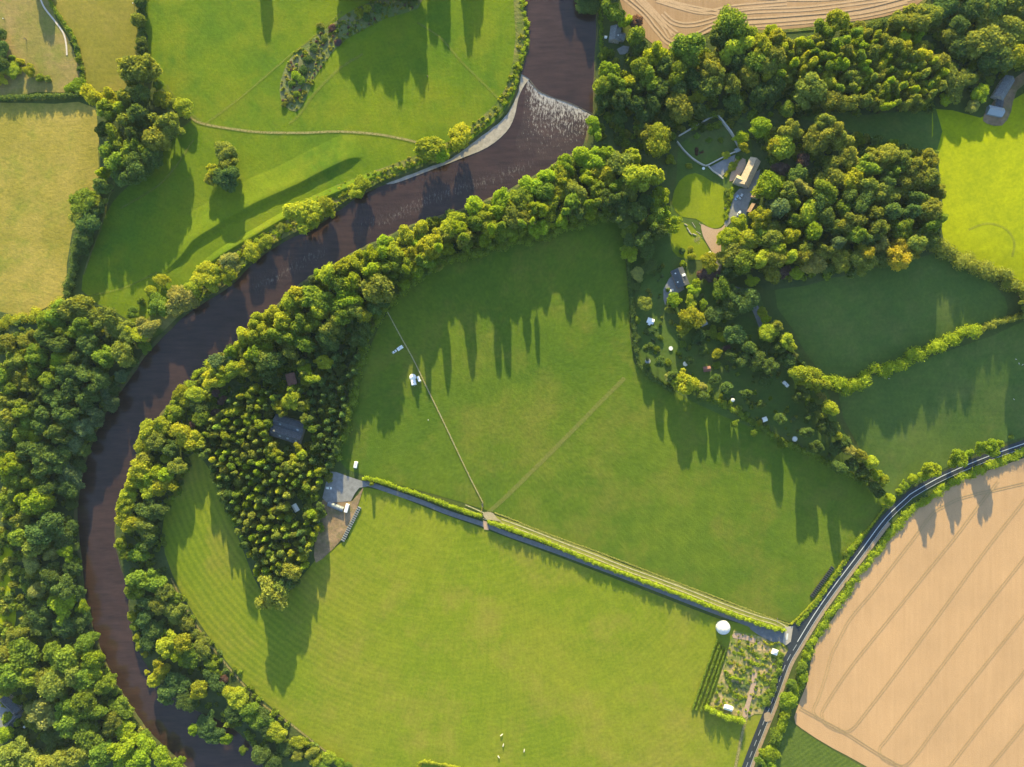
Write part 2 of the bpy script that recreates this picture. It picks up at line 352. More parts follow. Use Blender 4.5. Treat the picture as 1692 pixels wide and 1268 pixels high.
def ribbon(name, pts, width, mat, layer=2, n=6, label=None, kind='structure', cat=None, off=0.0, taper=None, obj=True):
    """band along a polyline; widths in photo pixels; uv.y runs across"""
    c = spline(pts, n); V, F, U = [], [], []; zz = zl(layer)
    for i, p in enumerate(c):
        a, b = c[max(i - 1, 0)], c[min(i + 1, len(c) - 1)]
        t = Vector((b[0] - a[0], b[1] - a[1])).normalized(); nn = Vector((-t.y, t.x))
        wd = width if taper is None else width * taper(i / (len(c) - 1))
        for s in (-0.5, 0.5):
            q = P(p[0] + nn.x * (off + s * wd), p[1] + nn.y * (off + s * wd)); V.append((q.x, q.y, q.z + zz)); U.append((i * 0.1, s + 0.5))
    for i in range(len(c) - 1): F.append((2 * i, 2 * i + 1, 2 * i + 3, 2 * i + 2))
    if not obj: return V, F, U
    o = mk(name, V, F, mat, None, U)
    for p in o.data.polygons:
        if p.normal.z < 0: p.flip()
    return tag(o, label, cat, None, kind)
def ribbons(name, lines, width, mat, layer, offs=(0.0,), label=None):
    V, F, U = [], [], []
    for l in lines:
        for of in offs:
            v, f, u = ribbon('', l, width, None, layer, 6, off=of, obj=False); n = len(V)
            V += v; U += u; F += [tuple(i + n for i in q) for q in f]
    o = mk(name, V, F, mat, None, U)
    for p in o.data.polygons:
        if p.normal.z < 0: p.flip()
    return tag(o, label, None, None, 'structure')

# ground: one sheet out to the horizon with the river channel left open
ex = []
for gx in range(-2400, 2401, 300):
    for gy in range(-2400, 2401, 300): ex.append((gx + .5, gy + .5))
cdt('ground', [(-2600, -2600), (2600, -2600), (2600, 2600), (-2600, 2600)], M['ground'], 0.0, True, ex)
tag(D.objects['ground'], 'green farmland ground reaching to the horizon', None, None, 'structure')
# banks sloping into the water
def banks():
    V, F = [], []
    for side, line in ((1, lb), (-1, rb)):
        w = [Vector(w2(p)) for p in line]; n0 = len(V)
        for i, p in enumerate(w):
            t = (w[min(i + 1, len(w) - 1)] - w[max(i - 1, 0)]).normalized(); nn = Vector((-t.y, t.x)) * side
            for d, z in ((-0.6, 0.02), (0.9, -0.35), (2.4, -1.5), (5.5, -3.0)):
                jit = rng.uniform(-.35, .35) if d > 0 else 0
                V.append((p.x + nn.x * (d + jit), p.y + nn.y * (d + jit), z))
        for i in range(len(w) - 1):
            for k in range(3):
                a = n0 + i * 4 + k; F.append((a, a + 1, a + 5, a + 4))
    o = mk('river_bank', V, F, M['bank'], smooth=True); tag(o, 'earth bank running down into the river', None, None, 'structure')
banks()
up_l = [p for p in lb if p[1] < 122]; up_r = [p for p in rb if p[1] < 190]
dn_l = [p for p in lb if p[1] >= 122]; dn_r = [p for p in rb if p[1] >= 192]
ws = spline(WEIR, 4)
def flat(name, poly_px, mat, z, label):
    w = [w2(p) for p in poly_px]
    V, E, F, *_ = delaunay_2d_cdt([Vector(p) for p in w], [(i, (i + 1) % len(w)) for i in range(len(w))], [], 1, 1e-4)
    o = mk(name, [(v.x, v.y, z) for v in V], [tuple(f) for f in F], mat)
    for p in o.data.polygons:
        if p.normal.z < 0: p.flip()
    return tag(o, label, None, None, 'structure')
flat('river', up_l + ws + list(reversed(up_r)), M['river'], -0.8, 'smooth brown river water above the weir')
flat('river', ws + dn_r + list(reversed(dn_l)), M['river'], -1.3, 'brown river water below the weir curving south')
# broken water under the weir: strips following the sill downstream
def rapid():
    V, F, U = [], [], []
    low = spline([(866, 160), (862, 200), (852, 240), (880, 262), (925, 262), (966, 240)], 4)
    up = spline([(872, 132), (890, 150), (915, 162), (945, 172), (984, 193)], 5)
    n, m = 24, 14
    def samp(l, t):
        f = t * (len(l) - 1); i = min(int(f), len(l) - 2); k = f - i
        return (l[i][0] * (1 - k) + l[i + 1][0] * k, l[i][1] * (1 - k) + l[i + 1][1] * k)
    for i in range(n + 1):
        a, b = samp(up, i / n), samp(low, i / n)
        for j in range(m + 1):
            t = j / m; q = w2((a[0] * (1 - t) + b[0] * t, a[1] * (1 - t) + b[1] * t))
            V.append((q[0], q[1], -1.27 + 0.2 * max(0, 1 - t * 9) + rng.uniform(-.02, .02))); U.append((i / n, t))
    for i in range(n):
        for j in range(m): a = i * (m + 1) + j; F.append((a, a + 1, a + m + 2, a + m + 1))
    o = mk('white_water', V, F, M['rapid'], None, U, True)
    for p in o.data.polygons:
        if p.normal.z < 0: p.flip()
    tag(o, 'foaming white water tumbling below the weir', None, None, 'structure')
rapid()
def riffle(pts, wd, lab):
    c = spline(pts, 6); V, F, U = [], [], []
    for i, p in enumerate(c):
        a, b = c[max(i - 1, 0)], c[min(i + 1, len(c) - 1)]; t = Vector((b[0] - a[0], b[1] - a[1])).normalized(); nn = Vector((-t.y, t.x))
        for k in range(9):
            s = k / 8 - .5; q = w2((p[0] + nn.x * s * wd, p[1] + nn.y * s * wd)); V.append((q[0], q[1], -1.27)); U.append((i / len(c), .35 + (abs(s) * 2) ** 2 * 1.6 + 1.2 * max(0, abs(2 * i / (len(c) - 1) - 1) - .7)))
    for i in range(len(c) - 1):
        for k in range(8): a = i * 9 + k; F.append((a, a + 1, a + 10, a + 9))
    o = mk('riffle', V, F, M['riffle'], None, U)
    for p in o.data.polygons:
        if p.normal.z < 0: p.flip()
    tag(o, lab, None, None, 'structure')
riffle([(585, 372), (635, 362), (690, 338), (760, 312), (840, 285), (890, 262)], 46, 'pale riffle breaking the brown river west of the belt')
riffle([(415, 480), (470, 450), (540, 410)], 40, 'faint riffle in the river by the round bushes')
flat('shingle_beach', spline([(873, 88), (868, 98), (857, 118), (850, 150), (833, 184), (798, 214), (763, 241), (733, 260), (698, 273), (636, 299), (650, 303), (700, 285), (760, 262), (805, 243), (836, 218), (850, 192), (857, 160), (868, 138), (878, 126), (875, 108), (876, 92)], 3, True), M['shingle'], -1.05, 'pale shingle beach curving along the inside of the river bend')
wr = MB(); wz = spline(WEIR[1:], 8)
for i in range(len(wz) - 1):
    a, b = Vector(w2(wz[i])), Vector(w2(wz[i + 1])); t = (b - a).normalized(); nn = Vector((-t.y, t.x)); w_ = .8 + rng.uniform(-.2, .3)
    z = -0.88 + rng.uniform(-.06, .05)
    V = [(p.x + nn.x * d, p.y + nn.y * d, zz) for p, zz in ((a, z), (b, z)) for d in (w_, -w_)]
    V += [(x, y, -2.0) for x, y, _ in V]
    wr.add(V, [(0, 1, 3, 2), (4, 6, 7, 5), (0, 4, 5, 1), (2, 3, 7, 6), (0, 2, 6, 4), (1, 5, 7, 3)])
tag(wr.build('weir', plain('wet_stone', (.085, .075, .066), .6, .3, 1.2, .3, .06)), 'low curved stone weir across the river with white water below', 'weir')

# ------------------------------------------------------------------ fields
sheet('meadow', [(248, -60), (245, 60), (243, 100), (262, 140), (300, 175), (318, 196), (300, 212), (262, 262), (215, 305), (186, 335), (166, 375), (148, 430), (135, 480), (190, 520), (240, 560), (330, 500), (450, 400), (620, 300), (760, 245), (850, 160), (865, 60), (862, -60)], M['meadow_n'], 1, 2, label='bright green riverside meadow inside the north bend of the river')
sheet('field', [(650, 500), (720, 440), (860, 398), (960, 365), (1025, 345), (1030, 400), (1040, 500), (1048, 600), (1110, 640), (1200, 680), (1330, 745), (1440, 800), (1462, 835), (1400, 925), (1345, 990), (1310, 1030), (1150, 975), (980, 912), (830, 852), (700, 812), (600, 785), (560, 760), (575, 680), (600, 600)], M['field_c'], 1, 2, label='large green pasture between the river belt and the lane')
sheet('field', [(600, 805), (700, 838), (850, 893), (1000, 950), (1185, 1022), (1300, 1060), (1262, 1180), (1232, 1290), (1220, 1420), (700, 1420), (560, 1268), (480, 1195), (400, 1125), (330, 1030), (285, 950), (268, 880), (285, 800), (325, 745), (370, 830), (410, 930), (440, 985), (480, 975), (530, 915), (575, 890)], M['field_s'], 1, 2, label='mown yellow green field south of the lane with curved mowing lines')
sheet('tan_field', [(-300, 165), (0, 170), (90, 172), (160, 180), (168, 300), (160, 340), (125, 380), (118, 440), (105, 490), (40, 525), (-10, 545), (-300, 560)], M['tan_field'], 1, 2, label='dry tan field on the far left')
sheet('olive_field', [(65, -60), (95, 30), (125, 80), (140, 150), (215, 155), (232, 100), (228, 40), (230, -60)], M['olive_field'], 1, 2, label='olive green strip of field at the upper left')
sheet('paddock', [(-60, -60), (60, -60), (92, 30), (112, 62), (130, 110), (135, 150), (60, 152), (-60, 155)], M['paddock'], 1, 2, label='worn brown paddock in the top left corner')
sheet('stubble_field', [(1020, -160), (1024, 0), (1045, 40), (1075, 70), (1105, 82), (1150, 62), (1200, 48), (1280, 50), (1380, 40), (1460, 28), (1515, 8), (1560, -40), (1600, -160)], M['stubble'], 1, 2, label='harvested pale stubble field at the top')
sheet('lime_field', [(1540, 180), (1620, 195), (1700, 150), (1850, 120), (1900, 520), (1700, 470), (1640, 440), (1560, 400), (1550, 300)], M['lime_field'], 1, 2, label='vivid lime green field on the right edge')
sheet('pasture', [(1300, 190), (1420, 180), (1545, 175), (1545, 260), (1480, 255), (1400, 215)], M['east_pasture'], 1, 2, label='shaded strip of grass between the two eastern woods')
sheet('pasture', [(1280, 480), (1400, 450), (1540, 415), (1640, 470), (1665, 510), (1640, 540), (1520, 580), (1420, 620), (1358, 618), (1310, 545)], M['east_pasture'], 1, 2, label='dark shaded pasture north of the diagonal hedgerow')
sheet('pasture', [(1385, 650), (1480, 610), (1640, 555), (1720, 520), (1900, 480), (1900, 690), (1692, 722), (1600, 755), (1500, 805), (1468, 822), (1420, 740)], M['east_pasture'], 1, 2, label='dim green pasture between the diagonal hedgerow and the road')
sheet('wheat_field', [(1900, 690), (1692, 757), (1648, 773), (1598, 788), (1558, 808), (1520, 836), (1476, 877), (1437, 922), (1405, 972), (1377, 1021), (1353, 1053), (1340, 1092), (1333, 1131), (1312, 1185), (1326, 1205), (1377, 1237), (1434, 1268), (1560, 1350), (1900, 1400)], M['wheat'], 1, 2, label='ripe golden wheat field with tramlines in the lower right')
sheet('crop_field', [(1300, 1185), (1322, 1206), (1376, 1240), (1430, 1270), (1560, 1360), (1500, 1420), (1240, 1420), (1270, 1268)], M['green_crop'], 1, 0, label='green crop in the corner below the wheat')
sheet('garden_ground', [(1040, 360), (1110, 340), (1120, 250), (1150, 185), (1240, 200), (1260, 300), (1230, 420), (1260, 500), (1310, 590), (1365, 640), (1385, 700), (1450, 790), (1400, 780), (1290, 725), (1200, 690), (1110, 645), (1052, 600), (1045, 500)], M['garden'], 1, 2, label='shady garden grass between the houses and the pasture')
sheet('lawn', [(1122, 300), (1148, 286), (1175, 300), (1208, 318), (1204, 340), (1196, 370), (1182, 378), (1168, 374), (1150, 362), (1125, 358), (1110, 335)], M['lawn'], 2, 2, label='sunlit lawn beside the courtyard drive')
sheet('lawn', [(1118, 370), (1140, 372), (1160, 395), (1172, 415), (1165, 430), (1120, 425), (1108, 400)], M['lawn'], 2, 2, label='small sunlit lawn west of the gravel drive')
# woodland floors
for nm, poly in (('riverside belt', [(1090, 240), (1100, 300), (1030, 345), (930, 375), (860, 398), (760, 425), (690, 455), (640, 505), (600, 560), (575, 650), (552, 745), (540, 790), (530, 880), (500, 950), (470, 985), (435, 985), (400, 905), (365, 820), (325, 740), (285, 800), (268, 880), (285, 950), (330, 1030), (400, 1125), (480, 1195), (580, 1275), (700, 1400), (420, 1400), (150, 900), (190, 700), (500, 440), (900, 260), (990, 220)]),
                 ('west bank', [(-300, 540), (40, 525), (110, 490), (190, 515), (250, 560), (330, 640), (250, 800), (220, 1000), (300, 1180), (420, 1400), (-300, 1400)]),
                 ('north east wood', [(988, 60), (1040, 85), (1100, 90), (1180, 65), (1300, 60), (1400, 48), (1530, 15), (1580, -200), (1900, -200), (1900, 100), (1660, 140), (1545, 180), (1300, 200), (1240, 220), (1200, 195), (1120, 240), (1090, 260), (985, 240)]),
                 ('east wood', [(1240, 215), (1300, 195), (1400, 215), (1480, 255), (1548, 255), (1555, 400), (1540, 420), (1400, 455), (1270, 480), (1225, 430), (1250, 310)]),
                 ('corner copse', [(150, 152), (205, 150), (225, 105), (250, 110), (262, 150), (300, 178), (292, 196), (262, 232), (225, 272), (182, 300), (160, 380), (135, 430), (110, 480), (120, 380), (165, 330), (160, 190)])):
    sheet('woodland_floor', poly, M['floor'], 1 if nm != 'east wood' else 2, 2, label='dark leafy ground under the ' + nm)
sheet('field', [(-200, 868), (4, 884), (20, 930), (27, 1000), (24, 1036), (4, 1046), (-200, 1060)], M['lime_field'], 2, 2, label='sliver of bright yellow green field at the left edge')
sheet('scrub', [(462, 150), (470, 115), (490, 85), (530, 55), (570, 25), (610, 5), (690, -10), (690, 15), (640, 30), (590, 55), (560, 75), (540, 100), (520, 130), (505, 165), (490, 185), (470, 175)], M['scrubland'], 2, 2, label='rough brown scrub filling an old hollow in the meadow')
sheet('rough_grass', [(600, 320), (640, 292), (700, 262), (765, 232), (830, 180), (855, 130), (868, 70), (860, -30), (846, -30), (852, 60), (838, 140), (805, 185), (740, 235), (640, 275), (560, 305), (480, 350), (380, 420), (300, 480), (240, 530), (250, 560), (330, 505), (450, 412), (540, 360)], M['rough'], 2, 2, label='rough bank grass along the meadow side of the river')
# wheat tramlines and stubble lines
zL = lambda L: [(1250 + x / 2.83, 820 + y / 2.83) for x, y in L]
tr = [zL([(1251, -60), (1100, -25), (970, 5), (880, 45), (820, 85), (740, 190), (640, 320), (540, 450), (440, 570), (380, 680), (350, 740), (320, 850), (290, 940), (265, 1000), (280, 1030), (310, 1050)]),
      zL([(1130, -70), (1050, 30), (930, 190), (800, 350), (600, 600), (440, 800), (320, 980), (305, 1030), (330, 1070), (400, 1100), (450, 1085), (520, 1000), (650, 830), (870, 530), (1080, 240), (1251, 20), (1400, -180)]),
      zL([(1400, 90), (1251, 290), (1040, 560), (800, 880), (620, 1120), (575, 1180), (590, 1225), (650, 1255), (700, 1255), (760, 1190), (900, 1000), (1251, 560), (1400, 370)]),
      zL([(1400, 620), (1251, 820), (1130, 970), (900, 1268), (800, 1400)]), zL([(1400, 870), (1251, 1070), (1090, 1268), (1000, 1380)]),
      zL([(200, 990), (310, 1050), (420, 1110), (560, 1200), (680, 1268), (900, 1400)])]
ribbons('tramlines', tr, 1.1, M['tram'], 2, (-1.9, 1.9), 'paired tractor tramlines through the wheat')
st = [[(1010, -20), (1060, 20), (1085, 50), (1110, 72), (1150, 58), (1200, 38), (1300, 30), (1420, 18), (1530, -10)], [(1030, -30), (1075, 15), (1098, 40), (1118, 56)], [(1085, 0), (1160, 20), (1215, 12), (1300, 5)], [(1070, -10), (1120, 8), (1200, 24)], [(1095, 22), (1115, 38), (1150, 40), (1230, 20), (1340, 14), (1480, -4)], [(1045, -10), (1090, 35), (1108, 62)], [(1190, 45), (1300, 38), (1420, 26), (1500, 8)], [(1250, -5), (1350, -2), (1480, -12)]]
ribbons('straw_rows', st, 3.0, M['straw_track'], 2, (-3, 3), 'pale rows of cut straw curving round the stubble field')
ribbon('field_margin', [(1225, 52), (1290, 52), (1380, 44), (1460, 32), (1515, 12), (1545, -20)], 5, M['rough'], 3, label='grassy margin along the south edge of the stubble')
# paths
ribbon('track', [(300, 178), (320, 198), (340, 206), (380, 213), (430, 219), (500, 220), (560, 218), (620, 222), (665, 230), (690, 236)], 5.2, M['track'], 3, label='brown farm track crossing the north meadow')
ribbons('path', [[(340, 205), (400, 160), (470, 100), (520, 60), (565, 20)], [(690, 38), (730, 65), (760, 100), (800, 140), (830, 170)], [(275, 140), (300, 175), (335, 203)], [(320, 232), (270, 300), (200, 345)]], 4.5, M['faint'], 3, label='faint trodden path lines over the meadow')
ribbon('path', [(478, 205), (495, 190), (520, 155), (560, 115), (600, 90)], 6, M['faint'], 3, label='faint path beside the scrub hollow')
ribbon('path', [(139, 455), (150, 420), (168, 375), (178, 335), (190, 300)], 3.5, M['worn'], 3, label='thin path along the corner copse')
ribbon('path', [(145, 490), (190, 480), (215, 472), (260, 450)], 3, M['faint'], 3, label='faint path over the shaded meadow corner')
ribbon('path', [(1032, 625), (985, 672), (930, 728), (880, 778), (835, 822), (806, 848)], 9.5, M['worn'], 2, label='worn diagonal footpath across the big pasture')
ribbon('path', [(1600, 380), (1630, 370), (1660, 378), (1675, 400), (1672, 425)], 5, M['faint'], 2, label='faint curved mark in the lime field')
ribbon('field_edge', [(283, 955), (305, 1000), (340, 1055), (380, 1105), (430, 1160), (480, 1196), (530, 1235), (580, 1272)], 4.5, M['track'], 2, label='dry pale edge of the mown field by the riverside trees')
ribbon('path', [(62, -20), (72, 10), (90, 34), (105, 55), (110, 75), (111, 92)], 2.6, M['pale_stone'], 3, label='thin pale path in the corner paddock')
# lane, gravel patch, track
LANE = [(585, 797), (610, 800), (640, 810), (700, 831), (740, 847), (800, 867), (840, 883), (880, 897), (946, 921), (1052, 961), (1158, 1002), (1228, 1028), (1268, 1044)]
ribbon('lane', LANE, 7.6, M['lane'], 3, label='straight grey lane from the yard to the road', cat=None)
sheet('lane_mouth', [(1238, 1026), (1270, 1038), (1302, 1036), (1306, 1046), (1298, 1066), (1270, 1058), (1240, 1040)], M['lane'], 4, 2, label='widened grey mouth of the lane at the road')
sheet('concrete_apron', [(1296, 1036), (1310, 1034), (1306, 1060), (1298, 1066), (1293, 1062)], M['concrete'], 5, 0, label='pale concrete apron where the lane meets the road')
sheet('gravel_patch', [(798, 848), (806, 846), (815, 848), (821, 856), (829, 862), (818, 860), (807, 859), (801, 856)], M['pale_stone2'], 4, 2, label='pale gravel patch at the field entrance')
sheet('gravel_patch', [(798, 860), (805, 862), (808, 876), (800, 875)], M['gravel'], 4, 0, label='pale gravel crossing over the lane')
ribbon('grass_track', [(815, 857), (875, 878), (928, 899), (981, 919), (1034, 940), (1087, 959), (1140, 979), (1193, 1000), (1250, 1020), (1281, 1029), (1300, 1040)], 13, M['verge'], 2, label='pale grassy strip carrying the farm track')
ribbons('farm_track', [[(828, 861), (875, 878), (928, 899), (981, 919), (1034, 940), (1087, 959), (1140, 979), (1193, 1000), (1250, 1020), (1281, 1029), (1300, 1040)], [(768, 837), (782, 843), (798, 850)]], 2.2, M['rut'], 3, (-3.0, 3.0), 'pale twin wheel ruts of the farm track beside the lane')
# main road
ROAD = [(1900, 655), (1780, 704), (1692, 734), (1641, 752), (1598, 769), (1548, 792), (1508, 815), (1497, 824), (1462, 858), (1420, 914), (1377, 971), (1345, 1017), (1317, 1063), (1299, 1094), (1285, 1132), (1272, 1167), (1253, 1214), (1233, 1266), (1200, 1360)]
ribbon('road', ROAD, 13.5, M['asphalt'], 3, label='dark two lane road curving along the wheat field')
ribbon('road_verge', ROAD[8:], 5.5, M['sand'], 2, off=-9.5, label='sandy verge along the wheat side of the road')
ribbon('road_edge_line', ROAD, .55, M['marking'], 4, off=-6.0, label='thin white edge line of the road by the wheat')
zr = spline(ROAD, 40)
acc, segs = 0.0, []
for i in range(len(zr) - 1):
    if zr[i][1] < 1064: continue
    d = math.dist(zr[i], zr[i + 1]); 
    if (acc % 19) < 11:
        if segs and segs[-1][-1] == zr[i]: segs[-1].append(zr[i + 1])
        else: segs.append([zr[i], zr[i + 1]])
    acc += d
solid = [p for p in ROAD if p[1] < 1060] + [(1318, 1061)]
ribbon('centre_line', solid, 1.15, M['marking'], 4, label='solid white centre line of the road', off=1.0)
ribbons('centre_line', [[s[0], s[-1]] for s in segs if len(s) > 2], .85, M['marking2'], 4, (0.0,), 'white dashed centre line south of the junction')
sheet('road_mouth', [(1302, 1040), (1312, 1028), (1328, 1022), (1336, 1024), (1312, 1074), (1302, 1072), (1299, 1064)], M['asphalt'], 2, 0, label='flared asphalt mouth where the lane joins the road')
sheet('giveway_line', [(1299, 1046), (1302, 1046.5), (1300.5, 1057), (1298, 1056.5)], M['marking'], 6, 0, label='thick white give way line at the lane mouth')
sheet('manhole_patch', [(1262, 1179), (1272, 1177), (1274, 1190), (1264, 1192)], M['sand'], 4, 2, label='sandy gateway patch on the road edge')
ribbon('path', [(1262, 1110), (1250, 1150), (1236, 1180), (1228, 1205), (1215, 1268), (1205, 1320)], 7, M['track'], 2, label='dry trodden strip beside the vegetable plot and road')
# yard and bare earth, drives
sheet('bare_earth', [(533, 826), (560, 828), (582, 828), (600, 806), (598, 815), (588, 845), (572, 880), (557, 900), (545, 912), (522, 930), (520, 900), (528, 860)], M['earth'], 3, 2, label='bare brown earth south of the yard')
sheet('yard', [(543, 779), (556, 780), (572, 786), (602, 796), (612, 803), (594, 806), (587, 815), (580, 828), (541, 831), (533, 823), (536, 810)], M['yard'], 4, 0, label='grey gravel yard at the end of the lane')
sheet('gravel_drive', [(1158, 371), (1166, 374), (1180, 379), (1192, 377), (1199, 370), (1195, 385), (1191, 402), (1191, 428), (1184, 428), (1176, 416), (1164, 396), (1160, 385)], M['gravel'], 3, 2, label='pink gravel drive widening by the lawn')
sheet('courtyard', [(1212, 322), (1222, 312), (1236, 312), (1248, 285), (1256, 280), (1250, 310), (1238, 335), (1232, 358), (1212, 362), (1200, 376), (1196, 370), (1205, 350)], M['yard'], 3, 0, label='grey courtyard between the sandstone house and outbuildings')
sheet('garden_yard', [(1172, 277), (1200, 262), (1215, 256), (1212, 268), (1198, 288), (1192, 292)], M['yard'], 3, 0, label='grey triangular yard below the walled garden')
sheet('gravel_bed', [(1215, 262), (1232, 264), (1228, 282), (1215, 296), (1205, 300), (1208, 285)], M['gravel'], 3, 2, label='pinkish gravel terrace in front of the sandstone house')
sheet('patio', [(1096, 478), (1106, 460), (1118, 450), (1131, 478), (1118, 486), (1103, 492), (1099, 505), (1096, 495)], M['yard'], 3, 0, label='grey drive beside the slate cottage')
sheet('patio', [(1019, 82), (1030, 76), (1040, 78), (1036, 90), (1024, 91)], M['yard'], 3, 0, label='grey patio below the riverside cottage')
sheet('courtyard', [(-40, 1150), (10, 1145), (40, 1175), (20, 1205), (-40, 1212)], M['yard'], 3, 0, label='grey farmyard in the lower left corner')
sheet('drive', [(1630, 205), (1625, 190), (1665, 140), (1690, 120), (1720, 100), (1725, 112), (1680, 150), (1670, 185), (1655, 208)], M['earth'], 3, 2, label='worn drive round the long slate building')
sheet('driveway', [(1182, 425), (1192, 425), (1196, 470), (1240, 480), (1262, 540), (1255, 545), (1232, 492), (1190, 478)], M['yard'], 3, 2, label='shaded grey drive through the garden trees')
sheet('vegetable_plot', [(1212, 1042), (1238, 1046), (1262, 1054), (1273, 1062), (1290, 1066), (1302, 1076), (1288, 1116), (1274, 1152), (1262, 1180), (1246, 1180), (1230, 1190), (1200, 1180), (1170, 1170), (1187, 1126), (1206, 1060)], M['plot'], 2, 0, label='untidy vegetable plot beside the road junction')
# ridge of the flood bank
def ridge(name, line, prof, label, mat):
    c = spline(line, 6); V, F = [], []
    for i, p in enumerate(c):
        a, b = c[max(i - 1, 0)], c[min(i + 1, len(c) - 1)]; t = Vector((b[0] - a[0], b[1] - a[1])).normalized(); nn = Vector((-t.y, t.x))
        e = sm(min(1, i / 7, (len(c) - 1 - i) / 9))
        for d, z in prof:
            q = P(p[0] - nn.x * d, p[1] - nn.y * d); V.append((q.x, q.y, q.z + z * e * (1 + rng.uniform(-.08, .08)) + .06 if z > 0 else -.3))
    n = len(prof)
    for i in range(len(c) - 1):
        for k in range(n - 1): a = i * n + k; F.append((a, a + 1, a + n + 1, a + n))
    o = mk(name, V, F, mat, smooth=True)
    for p in o.data.polygons:
        if p.normal.z < 0: p.flip()
    tag(o, label, None, None, 'structure')
ridge('earth_bank', [(602, 258), (575, 264), (530, 285), (490, 306), (440, 328), (400, 348), (360, 372), (320, 398), (298, 425), (250, 465)], [(-50, 0), (-26, .8), (-8, 1.7), (0, 2.2), (2.5, 2.1), (6, .6), (9, .08), (13, 0)], 'grassy flood bank with a bright crest in the north meadow', M['meadow_n'])
ridge('earth_bank', [(640, 282), (600, 300), (540, 325), (480, 355), (420, 390), (360, 425), (310, 460)], [(-14, 0), (-5, .8), (0, 1.7), (2, 1.6), (5, .3), (8, 0)], 'low grassy ridge between flood bank and river', M['meadow_n'])

# ------------------------------------------------------------------ foliage geometry
def unit(a): return a / np.maximum(np.linalg.norm(a, axis=1, keepdims=True), 1e-9)
def ico():
    t = (1 + 5 ** .5) / 2
    v = unit(np.array([(-1, t, 0), (1, t, 0), (-1, -t, 0), (1, -t, 0), (0, -1, t), (0, 1, t), (0, -1, -t), (0, 1, -t), (t, 0, -1), (t, 0, 1), (-t, 0, -1), (-t, 0, 1)], float))
    f = np.array([(0, 11, 5), (0, 5, 1), (0, 1, 7), (0, 7, 10), (0, 10, 11), (1, 5, 9), (5, 11, 4), (11, 10, 2), (10, 7, 6), (7, 1, 8), (3, 9, 4), (3, 4, 2), (3, 2, 6), (3, 6, 8), (3, 8, 9), (4, 9, 5), (2, 4, 11), (6, 2, 10), (8, 6, 7), (9, 8, 1)])
    return v, f
ICO = ico()
def cloud(lobes, n, leaf, seed, up=0.0, core=0.80, cull=True):
    """leaf-sized faces spread over a set of ellipsoids (cx,cy,cz,rx,ry,rz) plus dim inner cores"""
    g = np.random.default_rng(seed); Lb = np.asarray(lobes, float)
    area = Lb[:, 3] * Lb[:, 4] + Lb[:, 3] * Lb[:, 5] + Lb[:, 4] * Lb[:, 5]
    k = g.choice(len(Lb), n, p=area / area.sum())
    d = unit(g.normal(size=(n, 3)) + np.array([0, 0, up])); rad = g.uniform(.82, 1.16, (n, 1))
    p = Lb[k, :3] + d * Lb[k, 3:] * rad; nr = unit(d / Lb[k, 3:] * Lb[k, 3:].mean(1, keepdims=True))
    if cull:
        keep = np.ones(n, bool)
        for i in range(len(Lb)):
            q = (p - Lb[i, :3]) / Lb[i, 3:]
            keep &= ~(((q * q).sum(1) < .62) & (k != i))
        p, nr = p[keep], nr[keep]; n = len(p)
    nr = unit(nr + g.normal(size=(n, 3)) * 1.0)
    a = unit(np.cross(nr, g.normal(size=(n, 3)))); b = np.cross(nr, a)
    s = leaf * g.uniform(.55, 1.35, (n, 1)); s2 = s * g.uniform(.55, 1.0, (n, 1))
    bend = nr * s * .25
    V = np.stack([p - a * s - bend, p - b * s2, p + a * s - bend, p + b * s2], 1).reshape(-1, 3)
    F = np.arange(4 * n).reshape(-1, 4).tolist(); V = V.tolist()
    if core:
        iv, jf = ICO
        for l in Lb:
            o = len(V); V += (iv * (l[3:] * core) * g.uniform(.9, 1.1, (12, 1)) + l[:3]).tolist(); F += (jf + o).tolist()
    return V, F
def leafmesh(name, V, F, mat):
    me = D.meshes.new(name); me.from_pydata(V, [], F); me.materials.append(mat); return me
def round_crown(seed, nl=20, leaf=.085, n=3000, spread=.58, lr=(.26, .44)):
    g = np.random.default_rng(seed); L = [(0, 0, -.05, .62, .62, .62)]
    for i in range(nl):
        d = g.normal(size=3); d /= np.linalg.norm(d)
        if d[2] < -.45: d[2] *= -1
        r = g.uniform(*lr); q = d * g.uniform(spread * .8, spread * 1.15); L.append((q[0], q[1], q[2], r, r, r * g.uniform(.8, 1.05)))
    return cloud(L, n, leaf, seed + 1, .15)
def tall_crown(seed, nl=16, leaf=.09, n=2400):
    g = np.random.default_rng(seed); L = []
    for i in range(nl):
        z = g.uniform(-.85, .8); w = (1 - max(0, z) ** 2 * .85) * (1 if z > -.5 else .75); a = g.uniform(0, 6.28); q = g.uniform(.15, .55) * w
        r = g.uniform(.28, .42) * w; L.append((q * math.cos(a), q * math.sin(a), z * .8, r, r, r * g.uniform(.8, 1.3)))
    L.append((0, 0, 0, .5, .5, .8)); return cloud(L, n, leaf, seed + 1, .2)
def cone_crown(seed, leaf=.14, n=900):
    g = np.random.default_rng(seed); L = []
    for i in range(9):
        z = -0.8 + 1.65 * i / 8; w = (1 - (i / 8) ** 2.0) * .60 + .24
        a = g.uniform(0, 6.28); L.append((.16 * math.cos(a) * w, .16 * math.sin(a) * w, z, w, w, .22))
        if i < 6:
            for _ in range(2): a = g.uniform(0, 6.28); L.append((.6 * w * math.cos(a), .6 * w * math.sin(a), z - .06, w * .5, w * .5, .14))
    return cloud(L, n, leaf, seed + 1, .35)
CROWN = {}
CROWN['round'] = [leafmesh('round_crown', *round_crown(s), M['leaf']) for s in (11, 12, 13, 14, 15)] + [leafmesh('round_crown', *round_crown(s, 13, .08, 3000, .62, (.34, .5)), M['leaf']) for s in (21, 22, 23)]
